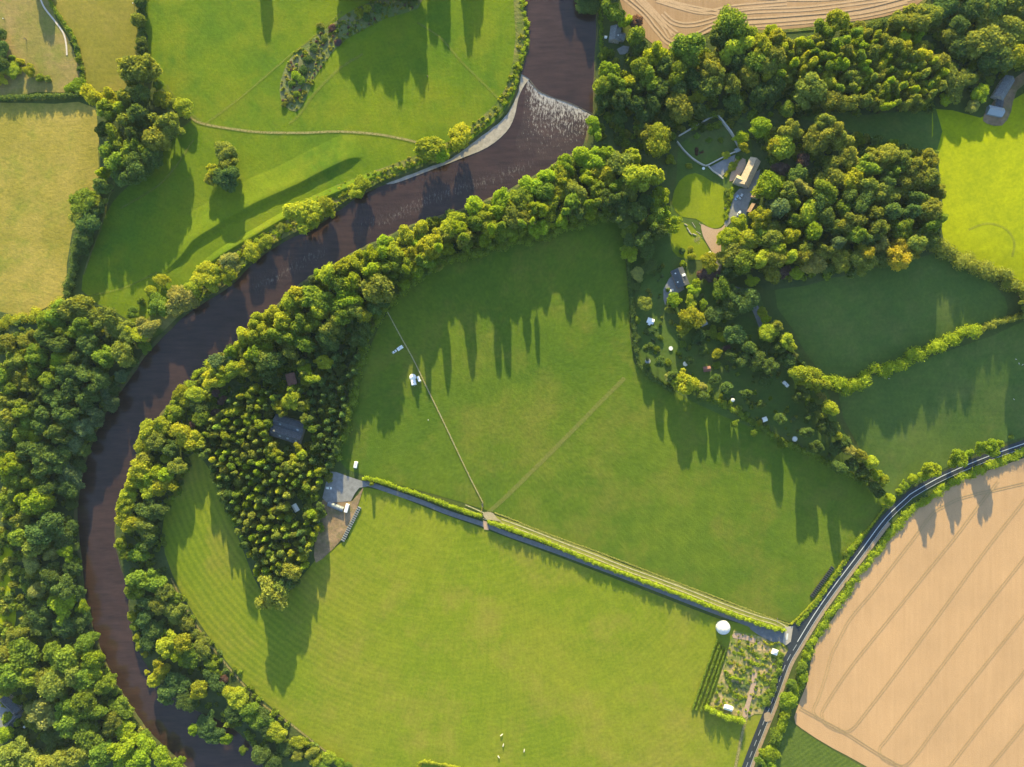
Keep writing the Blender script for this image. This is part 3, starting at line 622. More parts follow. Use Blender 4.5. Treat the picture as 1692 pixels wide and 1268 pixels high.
CROWN['bubbly'] = [leafmesh('clumped_crown', *round_crown(s, 30, .075, 3600, .66, (.19, .33)), M['leaf']) for s in (31, 32, 33, 34, 35)]
def ragged_crown(seed, nl=17, leaf=.08, n=3200):
    g = np.random.default_rng(seed); L = [(0, 0, -.15, .5, .5, .55)]; ax = g.uniform(.75, 1.25)
    for i in range(nl):
        d = g.normal(size=3); d /= np.linalg.norm(d); d[2] = abs(d[2]) * 1.1 - .35; q = d * g.uniform(.35, .86) * np.array([ax, 1 / ax, 1]); r = g.uniform(.15, .40) * (1.15 - .5 * abs(q[2]))
        L.append((q[0], q[1], q[2], r * g.uniform(.85, 1.3), r * g.uniform(.85, 1.3), r * g.uniform(.7, 1.1)))
    return cloud(L, n, leaf, seed + 1, .15, .72)
CROWN['ragged'] = [leafmesh('ragged_crown', *ragged_crown(s), M['leaf']) for s in range(71, 78)]
CROWN['tall'] = [leafmesh('tall_crown', *tall_crown(s), M['leaf']) for s in (41, 42, 43, 44)]
CROWN['cone'] = [leafmesh('conifer_crown', *cone_crown(s), M['needle']) for s in (51, 52, 53, 54)]
CROWN['bush'] = [leafmesh('bush_leaves', *round_crown(s, 11, .12, 1300, .55, (.3, .45)), M['leaf']) for s in (61, 62, 63, 64)]
def trunk_mesh():
    b = MB(); z = [0, .06, .3, .62]; r = [.030, .021, .017, .012]; b_ = []
    for i in range(3): b.cyl((0.004 * i, 0, z[i]), (0.004 * (i + 1), 0, z[i + 1]), r[i], r[i + 1], 7)
    g = random.Random(3)
    for i in range(6):
        a = i * 1.05 + g.uniform(-.3, .3); zz = g.uniform(.32, .58); l = g.uniform(.12, .2)
        b.cyl((.008, 0, zz), (l * math.cos(a), l * math.sin(a), zz + g.uniform(.1, .22)), .010, .004, 5)
    me = D.meshes.new('trunk'); me.from_pydata(b.V, [], b.F); me.materials.append(M['bark']); return me
TRUNK = trunk_mesh()

TONE = {'lime': ((0.307, 0.405, 0.036), 'lime green'), 'yellow': ((0.369, 0.413, 0.046), 'yellow green'), 'mid': ((0.215, 0.302, 0.046), 'mid green'),
        'olive': ((0.258, 0.302, 0.063), 'olive green'), 'dark': ((0.130, 0.202, 0.061), 'dark green'), 'blue': ((0.148, 0.213, 0.100), 'bluish green'),
        'purple': ((0.180, 0.117, 0.120), 'purple leaved'), 'pale': ((0.365, 0.383, 0.121), 'pale straw green'), 'gold': ((0.447, 0.416, 0.053), 'golden')}
TREES = []
class Tree: pass
def tree(px, py, r, tone, wood, h=None, kind=None, shape=None, label=None, hk=1.0, squash=None):
    rm = max(r * S, .5)
    if shape == 'bubbly' and rng.random() < .55: shape = 'ragged'
    if h is None: h = (7.0 + 1.75 * rm) * hk if r > 7 else (1.2 + 1.6 * rm) * hk
    t = Tree(); t.px, t.py, t.r, t.tone, t.wood, t.h, t.label = px, py, r, tone, wood, h, label
    t.kind = kind or ('bush' if r < 7.5 else 'broadleaf_tree')
    shp = shape or ('bush' if t.kind == 'bush' else rng.choice(['round', 'ragged', 'ragged', 'bubbly']))
    if shp == 'bush': vz = min(h * .5, rm * 1.1); h = t.h = max(h * .8, vz * 1.6)
    elif shp == 'cone': vz = h * .46
    else: vz = min(h * .47, rm * 1.8)
    cz = h - vz
    g = P(px, py, cz * .98); base = Vector((g.x, g.y, hgt(g.x, g.y)))
    e = empty(t.kind, base, 0); t.o = e
    c = D.objects.new('crown', rng.choice(CROWN[shp])); C.objects.link(c); c.parent = e
    c.location = (0, 0, cz); ux = rng.uniform(.88, 1.2) if shp != 'cone' else 1.0; c.scale = (rm * 1.05 * ux, rm * 1.05 / ux, vz * rng.uniform(.92, 1.06)); c.rotation_euler = (0, 0, rng.uniform(0, 6.28))
    b = TONE[tone][0]; v = rng.uniform(.82, 1.2); w = rng.uniform(-.12, .06)
    c.color = (b[0] * v * (1 + w), b[1] * v, b[2] * v * (1 - w), 1)
    k = D.objects.new('trunk', TRUNK); C.objects.link(k); k.parent = e; k.scale = (h * .8, h * .8, h * 1.0 if shp != 'bush' else h * .9); k.rotation_euler = (0, 0, rng.uniform(0, 6.28))
    TREES.append(t); return t
PAL = {'bright': ['lime', 'lime', 'yellow', 'mid', 'yellow'], 'mixed': ['mid', 'lime', 'olive', 'mid', 'dark'], 'dark': ['dark', 'mid', 'dark', 'blue'],
       'olive': ['olive', 'olive', 'mid', 'yellow'], 'willow': ['yellow', 'pale', 'yellow', 'lime'], 'warm': ['olive', 'mid', 'olive', 'lime', 'dark']}
KEY = {'d': 'dark', 'y': 'yellow', 'l': 'lime', 'p': 'purple', 'w': 'pale', 'o': 'olive', 'm': 'mid', 'g': 'gold', 'b': 'blue'}  # the dark key paints shade on a crown into its leaf tone
def plant(lst, wood, pal, hk=1.0, h=None, kind=None, shape=None):
    for t in lst:
        tone = KEY[t[3]] if len(t) > 3 and t[3] in KEY else rng.choice(PAL[pal])
        hh = t[4] if len(t) > 4 else (h(t[2] * S) if h else None)
        tree(t[0], t[1], t[2], tone, wood, hh, kind, shape, None, hk)
def poisson(poly, dist, seed, avoid=(), tries=6000):
    g = random.Random(seed); x0, x1 = min(p[0] for p in poly), max(p[0] for p in poly); y0, y1 = min(p[1] for p in poly), max(p[1] for p in poly)
    out = []
    for _ in range(tries):
        x, y = g.uniform(x0, x1), g.uniform(y0, y1)
        if not inside(x, y, poly): continue
        if any((x - a) ** 2 + (y - b) ** 2 < dist * dist for a, b in out): continue
        if any((x - a) ** 2 + (y - b) ** 2 < r * r for a, b, r in avoid): continue
        out.append((x, y))
    return out
# ------------------------------------------------------------------ trees, wood by wood
A = lambda L: Zm(0, 0, 3.02, L); B_ = lambda L: Zm(420, 0, 3.02, L); C_ = lambda L: Zm(840, 0, 3.02, L); D_ = lambda L: Zm(1250, 0, 3.018, L)
E_ = lambda L: Zm(0, 410, 3.02, L); F_ = lambda L: Zm(420, 410, 3.02, L); G_ = lambda L: Zm(840, 410, 3.02, L); H_ = lambda L: Zm(1250, 410, 3.018, L)
I_ = lambda L: Zm(0, 820, 2.831, L); J_ = lambda L: Zm(420, 820, 2.831, L); L_ = lambda L: Zm(1250, 820, 2.83, L)
hb = lambda r: 13.0 + 1.45 * r          # tall belts
hc = lambda r: 10.0 + 1.1 * r
# corner copse between the tan field and the meadow
plant(A([(690, 360, 78, 'o', 24), (640, 340, 45, 'o'), (735, 330, 45, 'o'), (480, 490, 48, 'y'), (560, 495, 45, 'y'), (640, 500, 42, 'o'), (545, 560, 48), (615, 545, 35, 'y'), (705, 590, 55, 'd', 25), (820, 620, 62, 'o', 26), (790, 700, 66, 'o', 25), (860, 640, 45, 'o', 24), (640, 610, 40), (580, 690, 55, 'm'), (545, 755, 50, 'm'), (660, 770, 62, 'm', 22), (705, 740, 50, 'm'), (690, 680, 45, 'd'), (600, 820, 50, 'm'), (700, 840, 55, 'd', 22), (770, 790, 50, 'd', 22), (630, 890, 48, 'd'), (520, 640, 38, 'd'), (515, 870, 30), (520, 930, 38, 'd'), (710, 480, 45, 'd', 20)]), 'corner copse', 'warm', h=lambda r: 12 + 1.5 * r)
plant(A([(430, 1020, 75, 'm', 13), (490, 1010, 38, 'o'), (400, 1080, 50), (445, 1120, 58), (420, 1200, 50, 'd'), (470, 1050, 40, 'd'), (405, 1250, 40, 'd')]), 'field edge row', 'warm', h=lambda r: 6 + .9 * r)
plant(A([(705, 15, 32, 'd'), (690, 105, 40, 'o'), (705, 205, 32, 'o'), (710, 255, 30, 'd'), (815, 500, 48, 'y', 9), (915, 535, 50, 'y', 9), (860, 520, 30, 'o', 7), (790, 420, 30, 'm', 6)]), 'northern hedge line', 'olive', h=lambda r: 4 + 1.0 * r)
plant(A([(1130, 760, 52, 'o', 13), (1140, 820, 42, 'o', 14), (1068, 850, 38, 'y', 11), (1050, 900, 30, 'o', 10), (1120, 900, 60, 'd', 13), (1155, 870, 42, 'd', 13)]), 'meadow clump', 'olive')
plant(A([(70, 350, 38, 'y', 5), (150, 350, 34, 'y', 5), (25, 350, 34, 'y', 5), (10, 240, 38, 'd', 8), (10, 320, 38, 'd', 8), (60, 290, 18, 'm'), (100, 310, 20, 'y'), (5, 400, 30, 'y', 5), (200, 390, 22, 'm', 4), (240, 395, 18, 'o', 3.5), (5, 170, 30, 'd', 7), (95, 350, 22, 'y', 4), (380, 435, 45, 'l', 4), (435, 455, 24, 'd', 5)]), 'corner paddock', 'olive')
plant(A([(345, 150, 12), (372, 195, 13), (385, 240, 14), (392, 300, 16), (400, 350, 16), (362, 215, 10)]), 'paddock hedge', 'dark')
# meadow-side river bank
plant(B_([(245, 1075, 82, 'y', 17), (300, 1095, 45, 'y', 14), (365, 1035, 48, 'y', 11), (540, 920, 40, 'y', 9), (505, 955, 40, 'y', 10), (880, 745, 72, 'y', 17), (920, 770, 45, 'l', 15), (1035, 690, 64, 'y', 16), (60, 1210, 40, 'y', 8), (140, 1140, 25, 'o', 5)]), 'meadow river bank', 'willow')
plant(B_([(565, 45, 22, 'y', 4), (525, 65, 26, 'y', 5), (210, 380, 28, 'l', 4), (235, 400, 24, 'm', 4), (190, 420, 22, 'm', 3), (250, 350, 26, 'd', 4), (215, 470, 20, 'm', 3), (180, 490, 18, 'w', 3), (390, 140, 20, 'p', 3), (420, 210, 20, 'p', 3), (350, 190, 22, 'o', 3), (300, 240, 24, 'd', 3), (270, 300, 26, 'd', 4), (150, 520, 18, 'o', 3), (330, 130, 20, 'o', 3), (620, 40, 26, 'd', 4), (560, 90, 24, 'd', 4)]), 'scrub hollow', 'dark', kind='bush')
plant(E_([(810, 160, 35, 'y', 7), (755, 215, 32, 'y', 7), (705, 265, 22, 'm', 5), (780, 285, 55, 'm', 11), (835, 290, 30, 'm', 8), (915, 245, 68, 'w', 15), (870, 290, 40, 'w', 12), (960, 205, 45, 'y', 13), (1030, 150, 68, 'y', 14), (1085, 130, 45, 'y', 13), (1150, 75, 55, 'w', 14), (1145, 135, 48, 'y', 13), (730, 395, 55, 'w', 14), (680, 430, 48, 'y', 13), (605, 400, 55, 'o', 13), (665, 330, 32, 'm', 7), (640, 440, 40, 'o', 12), (1255, 20, 45, 'y', 9), (1290, 5, 28, 'y', 7)]), 'meadow river bank', 'willow')
# west bank wood
plant(E_([(390, 300, 82, 'o', 20), (500, 355, 62, 'o', 20), (300, 330, 60, 'm'), (240, 370, 50, 'm'), (420, 395, 55, 'm'), (360, 420, 50, 'm'), (530, 540, 55, 'm', 20), (620, 530, 60, 'o', 19), (490, 630, 28, 'l', 13), (510, 660, 45, 'd'), (190, 540, 50, 'm'), (300, 560, 46, 'l', 18), (350, 560, 40, 'm'), (140, 460, 45, 'o'), (80, 570, 42, 'o'), (180, 600, 40, 'm'), (100, 650, 42, 'o'), (150, 690, 40, 'o'), (250, 660, 42, 'm'), (60, 700, 38, 'm'), (130, 810, 50, 'm'), (190, 780, 35), (150, 860, 42, 'm'), (110, 930, 40, 'm'), (170, 940, 32, 'l'), (50, 850, 50, 'o'), (230, 830, 42, 'd'), (60, 1080, 65, 'l', 21), (60, 1150, 50, 'm'), (210, 1245, 52, 'l'), (130, 1250, 40, 'l'), (310, 480, 52, 'd'), (420, 620, 60, 'd'), (350, 700, 60, 'd'), (450, 740, 55, 'd'), (560, 770, 40, 'b', 12), (480, 840, 50, 'b', 14), (350, 840, 60, 'd'), (280, 760, 50, 'd'), (420, 900, 50, 'b', 14), (300, 930, 60, 'd'), (200, 1030, 60, 'd'), (380, 980, 45, 'b', 13), (290, 1050, 60, 'd'), (345, 1130, 52, 'b', 15), (230, 1100, 50, 'd'), (140, 1010, 50, 'd'), (250, 1190, 45, 'd'), (335, 1200, 48, 'd', 14), (100, 780, 40, 'o'), (20, 640, 45, 'm'), (25, 760, 42, 'o'), (30, 960, 48, 'd'), (30, 480, 50, 'o'), (240, 450, 50, 'd'), (450, 480, 60, 'd', 20), (400, 540, 50, 'd'), (230, 720, 42, 'd'), (530, 720, 35, 'b', 11), (210, 890, 45, 'd'), (330, 620, 50, 'd'), (110, 1100, 42, 'm'), (140, 1170, 42, 'm'), (70, 1230, 40, 'o')]), 'west bank wood', 'dark', h=lambda r: 11 + 1.2 * r, shape='bubbly')
plant(I_([(180, 28, 60, 'l'), (100, 100, 42, 'o'), (170, 235, 50, 'o'), (150, 310, 40, 'w', 15), (245, 270, 28, 'w', 13), (310, 265, 35, 'l', 14), (178, 440, 38, 'w', 14), (290, 515, 62, 'l', 17), (385, 522, 30, 'l', 11), (75, 645, 42, 'o'), (20, 740, 42, 'o'), (120, 745, 72, 'm'), (60, 830, 68, 'm'), (140, 830, 60, 'm'), (310, 760, 65, 'm', 19), (400, 690, 42, 'm', 15), (430, 755, 48, 'l', 15), (430, 815, 52, 'l', 14), (260, 880, 62, 'o'), (200, 850, 42, 'o'), (490, 880, 48, 'm', 13), (400, 950, 58, 'm'), (545, 912, 22, 'm', 7), (565, 985, 48, 'm', 12), (190, 1010, 65, 'w', 19), (330, 1070, 68, 'm', 19), (440, 1010, 50, 'm'), (420, 1120, 75, 'm', 19), (530, 1060, 52, 'o', 15), (590, 1095, 52, 'l', 13), (300, 1230, 50, 'o'), (480, 1205, 58, 'm'), (570, 1195, 58, 'l'), (680, 1160, 50, 'l', 13), (760, 1225, 48, 'l', 13), (650, 1235, 58, 'l'), (80, 1195, 68, 'o'), (150, 1225, 48, 'o'), (20, 1110, 42, 'l', 10), (60, 1255, 50, 'l'), (240, 1140, 50, 'd', 10), (30, 30, 48, 'm'), (250, 130, 58, 'd'), (200, 170, 58, 'd'), (300, 190, 48, 'd', 13), (240, 370, 50, 'd'), (330, 330, 35, 'd', 11), (290, 425, 52, 'd'), (200, 545, 60, 'd', 12), (310, 610, 55, 'd', 12), (190, 625, 48, 'd', 11), (360, 450, 35, 'd', 9), (370, 590, 38, 'd', 11), (100, 190, 45, 'm'), (150, 590, 40, 'd', 10), (830, 1262, 40, 'l', 11), (380, 1200, 52, 'o'), (220, 1260, 50, 'o'), (380, 860, 52, 'm'), (350, 830, 40, 'o'), (310, 980, 50, 'm'), (250, 720, 40, 'm'), (20, 880, 50, 'm')]), 'south west wood', 'mixed', h=lambda r: 11 + 1.2 * r)
# east bank strip from the belt's west end down to the frame's foot
plant(E_([(1220, 450, 50, 'y'), (1270, 420, 45, 'y'), (1330, 430, 50, 'y'), (1160, 520, 36, 'l'), (1100, 570, 50, 'b'), (1300, 530, 60, 'l', 22), (1180, 600, 50, 'y'), (1080, 610, 46, 'y'), (1230, 600, 42, 'y'), (1060, 655, 50, 'y'), (1110, 640, 42, 'y'), (980, 730, 50, 'y', 12), (900, 720, 40, 'y', 9), (890, 810, 34, 'y', 8), (930, 765, 34, 'y', 9), (860, 850, 25, 'l', 6), (1010, 850, 45, 'm', 12), (1080, 725, 22, 'p', 6), (1075, 820, 22, 'p', 6), (965, 880, 20, 'p', 6), (1110, 760, 22, 'p', 6), (740, 915, 50, 'y', 13), (800, 890, 45, 'y', 13), (715, 990, 45, 'y', 12), (780, 970, 52, 'o', 14), (830, 1050, 28, 'y', 9), (920, 940, 68, 'y', 15), (975, 950, 42, 'y', 14), (890, 1090, 48, 'o', 15), (700, 1110, 60, 'y', 16), (680, 1170, 50, 'y', 15), (740, 1160, 50, 'l', 16), (775, 1125, 42, 'l', 15), (815, 1180, 58, 'y', 17), (755, 1210, 45, 'y', 14), (640, 1235, 45, 'y', 13), (830, 1130, 38, 'l', 16), (720, 1050, 42, 'o', 13), (860, 1000, 46, 'd', 13), (1000, 790, 45, 'd', 12)]), 'east bank strip', 'bright', shape='bubbly')
plant(I_([(590, 40, 45, 'y', 14), (580, 110, 50, 'y', 16), (680, 140, 50, 'o', 17), (630, 130, 46, 'y', 17), (567, 220, 30, 'y', 11), (650, 265, 42, 'm', 14), (590, 272, 28, 'm', 9), (690, 60, 50, 'd', 17), (745, 60, 42, 'd', 17), (700, 200, 46, 'd', 16), (660, 390, 56, 'm', 17), (720, 395, 48, 'm', 16), (640, 435, 44, 'm', 15), (775, 450, 42, 'o', 13), (750, 510, 45, 'o', 14), (825, 540, 50, 'o', 13), (820, 480, 30, 'm', 10), (875, 590, 38, 'o', 9), (620, 560, 24, 'y', 7), (630, 610, 22, 'm', 6), (640, 660, 22, 'y', 6), (655, 700, 22, 'y', 6), (675, 738, 16, 'y', 5), (688, 825, 13, 'y', 4), (700, 500, 45, 'd', 12), (680, 575, 42, 'd', 11), (720, 620, 48, 'd', 11), (700, 680, 40, 'd', 10), (760, 640, 18, 'l', 8), (790, 690, 56, 'y', 17), (860, 690, 46, 'y', 16), (830, 740, 48, 'l', 16), (885, 755, 50, 'm', 15), (945, 715, 48, 'o', 12), (750, 810, 40, 'y', 13), (720, 860, 34, 'y', 10), (820, 880, 58, 'd', 13), (780, 930, 48, 'd', 12), (880, 960, 52, 'd', 12), (935, 905, 44, 'y', 15), (1040, 870, 26, 'p', 7), (1080, 920, 40, 'y', 10), (1110, 945, 54, 'y', 12), (1170, 1010, 54, 'm', 12), (1225, 1045, 48, 'm', 11), (1090, 1015, 44, 'd', 11), (910, 1090, 28, 'l', 10), (960, 1065, 52, 'd', 10), (1005, 1110, 44, 'd', 9), (1060, 1130, 28, 'l', 9), (1140, 1190, 20, 'm', 6), (1220, 1200, 45, 'd', 9), (1262, 1110, 30, 'm', 8), (990, 795, 35, 'm', 9), (1000, 860, 45, 'd', 11), (920, 650, 34, 'o', 8)]), 'east bank strip', 'mixed', shape='bubbly')
plant(J_([(75, 465, 70, 'o', 24), (120, 440, 42, 'o', 20), (180, 350, 46, 'o', 19), (150, 400, 40, 'd', 15), (30, 1040, 50, 'd', 10), (110, 1105, 46, 'y', 11), (40, 1215, 42, 'd', 9), (210, 1150, 35, 'y', 8), (205, 1215, 28, 'o', 7), (270, 1200, 32, 'o', 7), (290, 1245, 30, 'y', 7), (350, 1220, 35, 'y', 6), (400, 1245, 28, 'l', 5), (60, 1090, 40, 'd', 9), (150, 1180, 36, 'd', 8), (330, 1262, 30, 'm', 6), (440, 1262, 22, 'm', 4), (90, 1250, 50, 'd', 8)]), 'wood tip and field corner', 'mixed', shape='bubbly')
# riverside belt
plant(B_([(760, 1180, 52, 'y'), (830, 1150, 42, 'y'), (900, 1210, 60, 'y'), (1010, 1120, 58, 'y'), (1100, 1030, 46, 'l', 18), (1150, 1065, 56, 'y'), (1180, 1140, 52, 'y'), (1240, 1000, 58, 'l', 18), (1285, 1090, 58, 'o'), (1335, 1060, 52, 'm'), (650, 1225, 48, 'l', 17), (700, 1245, 50, 'y'), (1255, 1155, 45, 'm'), (1050, 1190, 50, 'o'), (970, 1150, 46, 'y'), (1110, 1110, 48, 'm'), (830, 1220, 46, 'l')]), 'riverside belt', 'bright', h=hc)
plant(C_([(430, 800, 54, 'l'), (360, 780, 46, 'l', 17), (285, 830, 46, 'l', 17), (480, 870, 58, 'y'), (560, 820, 60, 'o'), (620, 780, 42, 'y'), (640, 895, 68, 'y', 27), (725, 880, 50, 'y', 25), (600, 960, 50, 'o'), (330, 965, 62, 'o'), (250, 955, 50, 'y'), (180, 960, 50, 'm'), (190, 890, 45, 'l', 17), (120, 930, 50, 'l', 17), (60, 1000, 54, 'm'), (110, 1060, 50, 'y'), (30, 1065, 50, 'm'), (170, 1060, 26, 'l', 20), (150, 1030, 32, 'l', 22), (400, 1030, 36, 'l', 19), (260, 1105, 30, 'l', 15), (160, 1145, 44, 'l', 16), (260, 870, 42, 'y'), (540, 940, 46, 'm'), (440, 950, 50, 'm'), (390, 885, 42, 'l'), (220, 1020, 42, 'm'), (300, 1030, 42, 'o'), (490, 770, 42, 'l', 17), (60, 1130, 42, 'm', 17), (220, 1080, 36, 'd', 17), (350, 1060, 36, 'd', 18)]), 'riverside belt', 'bright', h=hc)
plant(F_([(380, 130, 55, 'y'), (450, 100, 50, 'y'), (510, 70, 54, 'y'), (580, 50, 52, 'l'), (650, 30, 46, 'l'), (705, 35, 50, 'y'), (780, 45, 50, 'y'), (870, 20, 46, 'y'), (330, 140, 30, 'l', 15), (300, 165, 30, 'b', 13), (430, 180, 55, 'm'), (495, 170, 50, 'l'), (600, 130, 58, 'l'), (612, 205, 78, 'o', 27), (685, 100, 46, 'm'), (760, 85, 45, 'm'), (815, 120, 34, 'l', 17), (690, 155, 34, 'm', 19), (750, 182, 28, 'l', 13), (320, 260, 78, 'm', 26), (230, 240, 50, 'y'), (190, 270, 46, 'y'), (480, 260, 60, 'l'), (515, 310, 50, 'o'), (545, 335, 40, 'y', 22), (420, 290, 46, 'm'), (240, 360, 55, 'm'), (90, 340, 42, 'y'), (150, 370, 50, 'y'), (300, 380, 50, 'm'), (390, 400, 60, 'o', 24), (360, 450, 50, 'd'), (130, 440, 54, 'm'), (60, 420, 42, 'y'), (20, 440, 42, 'y'), (190, 440, 45, 'm'), (260, 480, 46, 'm', 20), (50, 555, 60, 'o', 22), (10, 520, 42, 'l'), (80, 640, 48, 'd', 17), (105, 560, 42, 'd'), (550, 400, 42, 'd', 16), (600, 300, 40, 'd', 17), (510, 450, 45, 'd', 14), (330, 320, 46, 'y'), (450, 340, 50, 'm'), (20, 370, 40, 'y'), (180, 510, 44, 'o', 19), (850, 70, 40, 'm', 20), (640, 260, 38, 'd', 18)]), 'riverside belt', 'bright', h=hb)
plant(C_([(755, 1000, 52, 'l', 18), (735, 1090, 50, 'm', 20), (605, 1150, 44, 'm', 13), (815, 1120, 50, 'l', 16), (740, 1150, 48, 'd', 18), (780, 1060, 32, 'l', 14), (605, 1255, 40, 'l', 11), (690, 1000, 40, 'd', 19), (545, 1010, 50, 'd', 23), (480, 1010, 46, 'd', 24), (565, 1085, 48, 'd', 22), (640, 1060, 50, 'd', 22), (670, 1200, 42, 'd', 17), (600, 1200, 36, 'd', 14), (690, 1250, 40, 'd', 14)]), 'garden edge trees', 'mixed', kind='broadleaf_tree')
plant([(1000, 345, 11, 'm', 12), (975, 352, 12, 'l', 13), (948, 356, 11, 'm', 14), (925, 364, 12, 'l', 12), (905, 372, 11, 'y', 12), (880, 378, 13, 'l', 14), (850, 384, 12, 'l', 13), (825, 390, 11, 'm', 14), (800, 398, 12, 'l', 13), (770, 405, 12, 'm', 13), (740, 412, 12, 'l', 13), (715, 425, 12, 'm', 14), (690, 436, 12, 'l', 13), (668, 452, 12, 'm', 13), (648, 475, 11, 'd', 12), (632, 492, 12, 'm', 13), (820, 352, 15, 'l', 19), (845, 342, 14, 'y', 18), (790, 362, 14, 'm', 20), (758, 378, 14, 'l', 20), (730, 392, 14, 'o', 20), (900, 318, 14, 'l', 17), (930, 300, 14, 'y', 18), (880, 345, 14, 'm', 20), (945, 335, 14, 'm', 21), (700, 408, 13, 'y', 20), (868, 362, 13, 'o', 19), (610, 450, 14, 'm', 20), (905, 350, 14, 'y', 18)], 'riverside belt', 'bright', shape='bubbly', kind='broadleaf_tree')
plant([(692, 428, 8, 'm', 27), (724, 408, 9, 'l', 28), (766, 392, 10, 'm', 28), (812, 378, 11, 'l', 29), (828, 374, 10, 'm', 29), (862, 370, 8, 'm', 25), (880, 365, 6.5, 'l', 27), (936, 350, 9, 'm', 22), (985, 335, 9, 'm', 24), (1010, 330, 10, 'd', 25), (1030, 325, 9, 'd', 24), (672, 445, 8, 'l', 27)], 'riverside belt', 'bright', shape='tall', kind='broadleaf_tree')
# north east wood
plant(C_([(520, 60, 54, 'm', 17), (585, 110, 34, 'l', 11), (640, 112, 32, 'p', 12), (635, 190, 50, 'm', 17), (655, 245, 42, 'd', 14), (500, 355, 50, 'l', 15), (470, 430, 50, 'm', 18), (525, 420, 50, 'm', 19), (590, 470, 40, 'l', 17), (600, 415, 36, 'y', 17), (560, 500, 50, 'd', 18), (470, 510, 45, 'd', 17), (740, 270, 58, 'l', 22), (660, 340, 52, 'm', 20), (690, 400, 58, 'm', 21), (830, 380, 54, 'm', 21), (895, 235, 68, 'm', 24), (880, 300, 58, 'm', 22), (1105, 130, 76, 'm', 24), (1060, 195, 54, 'd', 20), (1190, 180, 50, 'm', 19), (1135, 250, 68, 'y', 23), (1130, 315, 50, 'd', 20), (1020, 320, 58, 'o', 22), (990, 370, 58, 'o', 21), (1040, 405, 50, 'o', 20), (1110, 430, 50, 'o', 19), (1000, 435, 58, 'd', 19), (940, 480, 40, 'y', 13), (850, 545, 74, 'o', 20), (1215, 410, 48, 'o', 18), (1180, 375, 40, 'o', 18), (1260, 245, 58, 'y', 21), (1330, 200, 48, 'y', 18), (1320, 150, 34, 'l', 12), (1330, 300, 58, 'o', 20), (1290, 340, 48, 'o', 19), (1250, 470, 50, 'd', 16), (1330, 425, 50, 'd', 18), (430, 640, 46, 'l', 14), (745, 700, 68, 'y', 20), (700, 660, 42, 'o', 16), (1255, 640, 54, 'l', 15), (1160, 690, 34, 'l', 10), (1175, 740, 28, 'y', 8), (1340, 740, 50, 'y', 16), (1305, 930, 68, 'l', 17), (760, 450, 50, 'd', 18), (840, 450, 48, 'd', 18), (640, 430, 44, 'd', 18), (720, 520, 48, 'd', 17), (640, 520, 44, 'd', 16), (930, 400, 50, 'd', 20), (1230, 320, 50, 'm', 20), (780, 340, 48, 'd', 20), (800, 590, 45, 'd', 13), (680, 590, 45, 'd', 14), (560, 590, 40, 'd', 13), (950, 560, 42, 'd', 14), (1120, 510, 46, 'd', 15)]), 'north east wood', 'mixed')
plant(D_([(1140, 90, 68, 'o', 18), (1120, 215, 88, 'o', 20), (1265, 150, 72, 'o', 19), (1290, 260, 78, 'y', 19), (960, 190, 44, 'o', 13), (1000, 240, 56, 'd', 14), (1280, 45, 54, 'o', 18), (1185, 40, 58, 'd', 18), (1060, 50, 58, 'd', 17), (940, 20, 58, 'd', 16), (790, 95, 68, 'o', 19), (865, 80, 56, 'o', 18), (700, 110, 48, 'o', 16), (400, 110, 58, 'y', 17), (335, 150, 48, 'm', 17), (590, 145, 44, 'd', 16), (520, 140, 36, 'o', 13), (730, 195, 30, 'l', 12), (800, 190, 28, 'l', 12), (810, 250, 34, 'o', 14), (890, 325, 46, 'o', 17), (255, 455, 88, 'o', 21), (370, 515, 48, 'o', 18), (450, 520, 44, 'o', 18), (1000, 410, 76, 'o', 15), (1055, 400, 40, 'o', 13), (1110, 470, 46, 'l', 11), (1075, 530, 34, 'w', 8), (940, 500, 28, 'l', 8), (1220, 300, 60, 'd', 16), (1330, 40, 50, 'o', 17), (1150, 300, 50, 'd', 15), (1000, 130, 50, 'd', 15), (70, 480, 48, 'd', 14), (150, 550, 40, 'm', 12)]), 'north east wood', 'olive')
PLP = D_([(15, 215), (90, 190), (180, 215), (240, 190), (330, 200), (450, 190), (520, 170), (590, 180), (720, 235), (800, 280), (880, 310), (930, 330), (920, 400), (910, 470), (860, 520), (780, 545), (680, 540), (570, 535), (440, 470), (340, 430), (320, 400), (200, 380), (100, 420), (20, 380)])
for i, (x, y) in enumerate(poisson([p[:2] for p in PLP], 11.5, 5, [(1335, 150, 30)])):
    tree(x, y, rng.choice([rng.uniform(7.0, 9.5), rng.uniform(9, 13.5)]), rng.choice(['olive', 'olive', 'yellow', 'olive', 'mid', 'lime']), 'olive plantation', rng.uniform(14, 20.5), 'plantation_tree', rng.choice(['tall', 'tall', 'bubbly', 'round']))
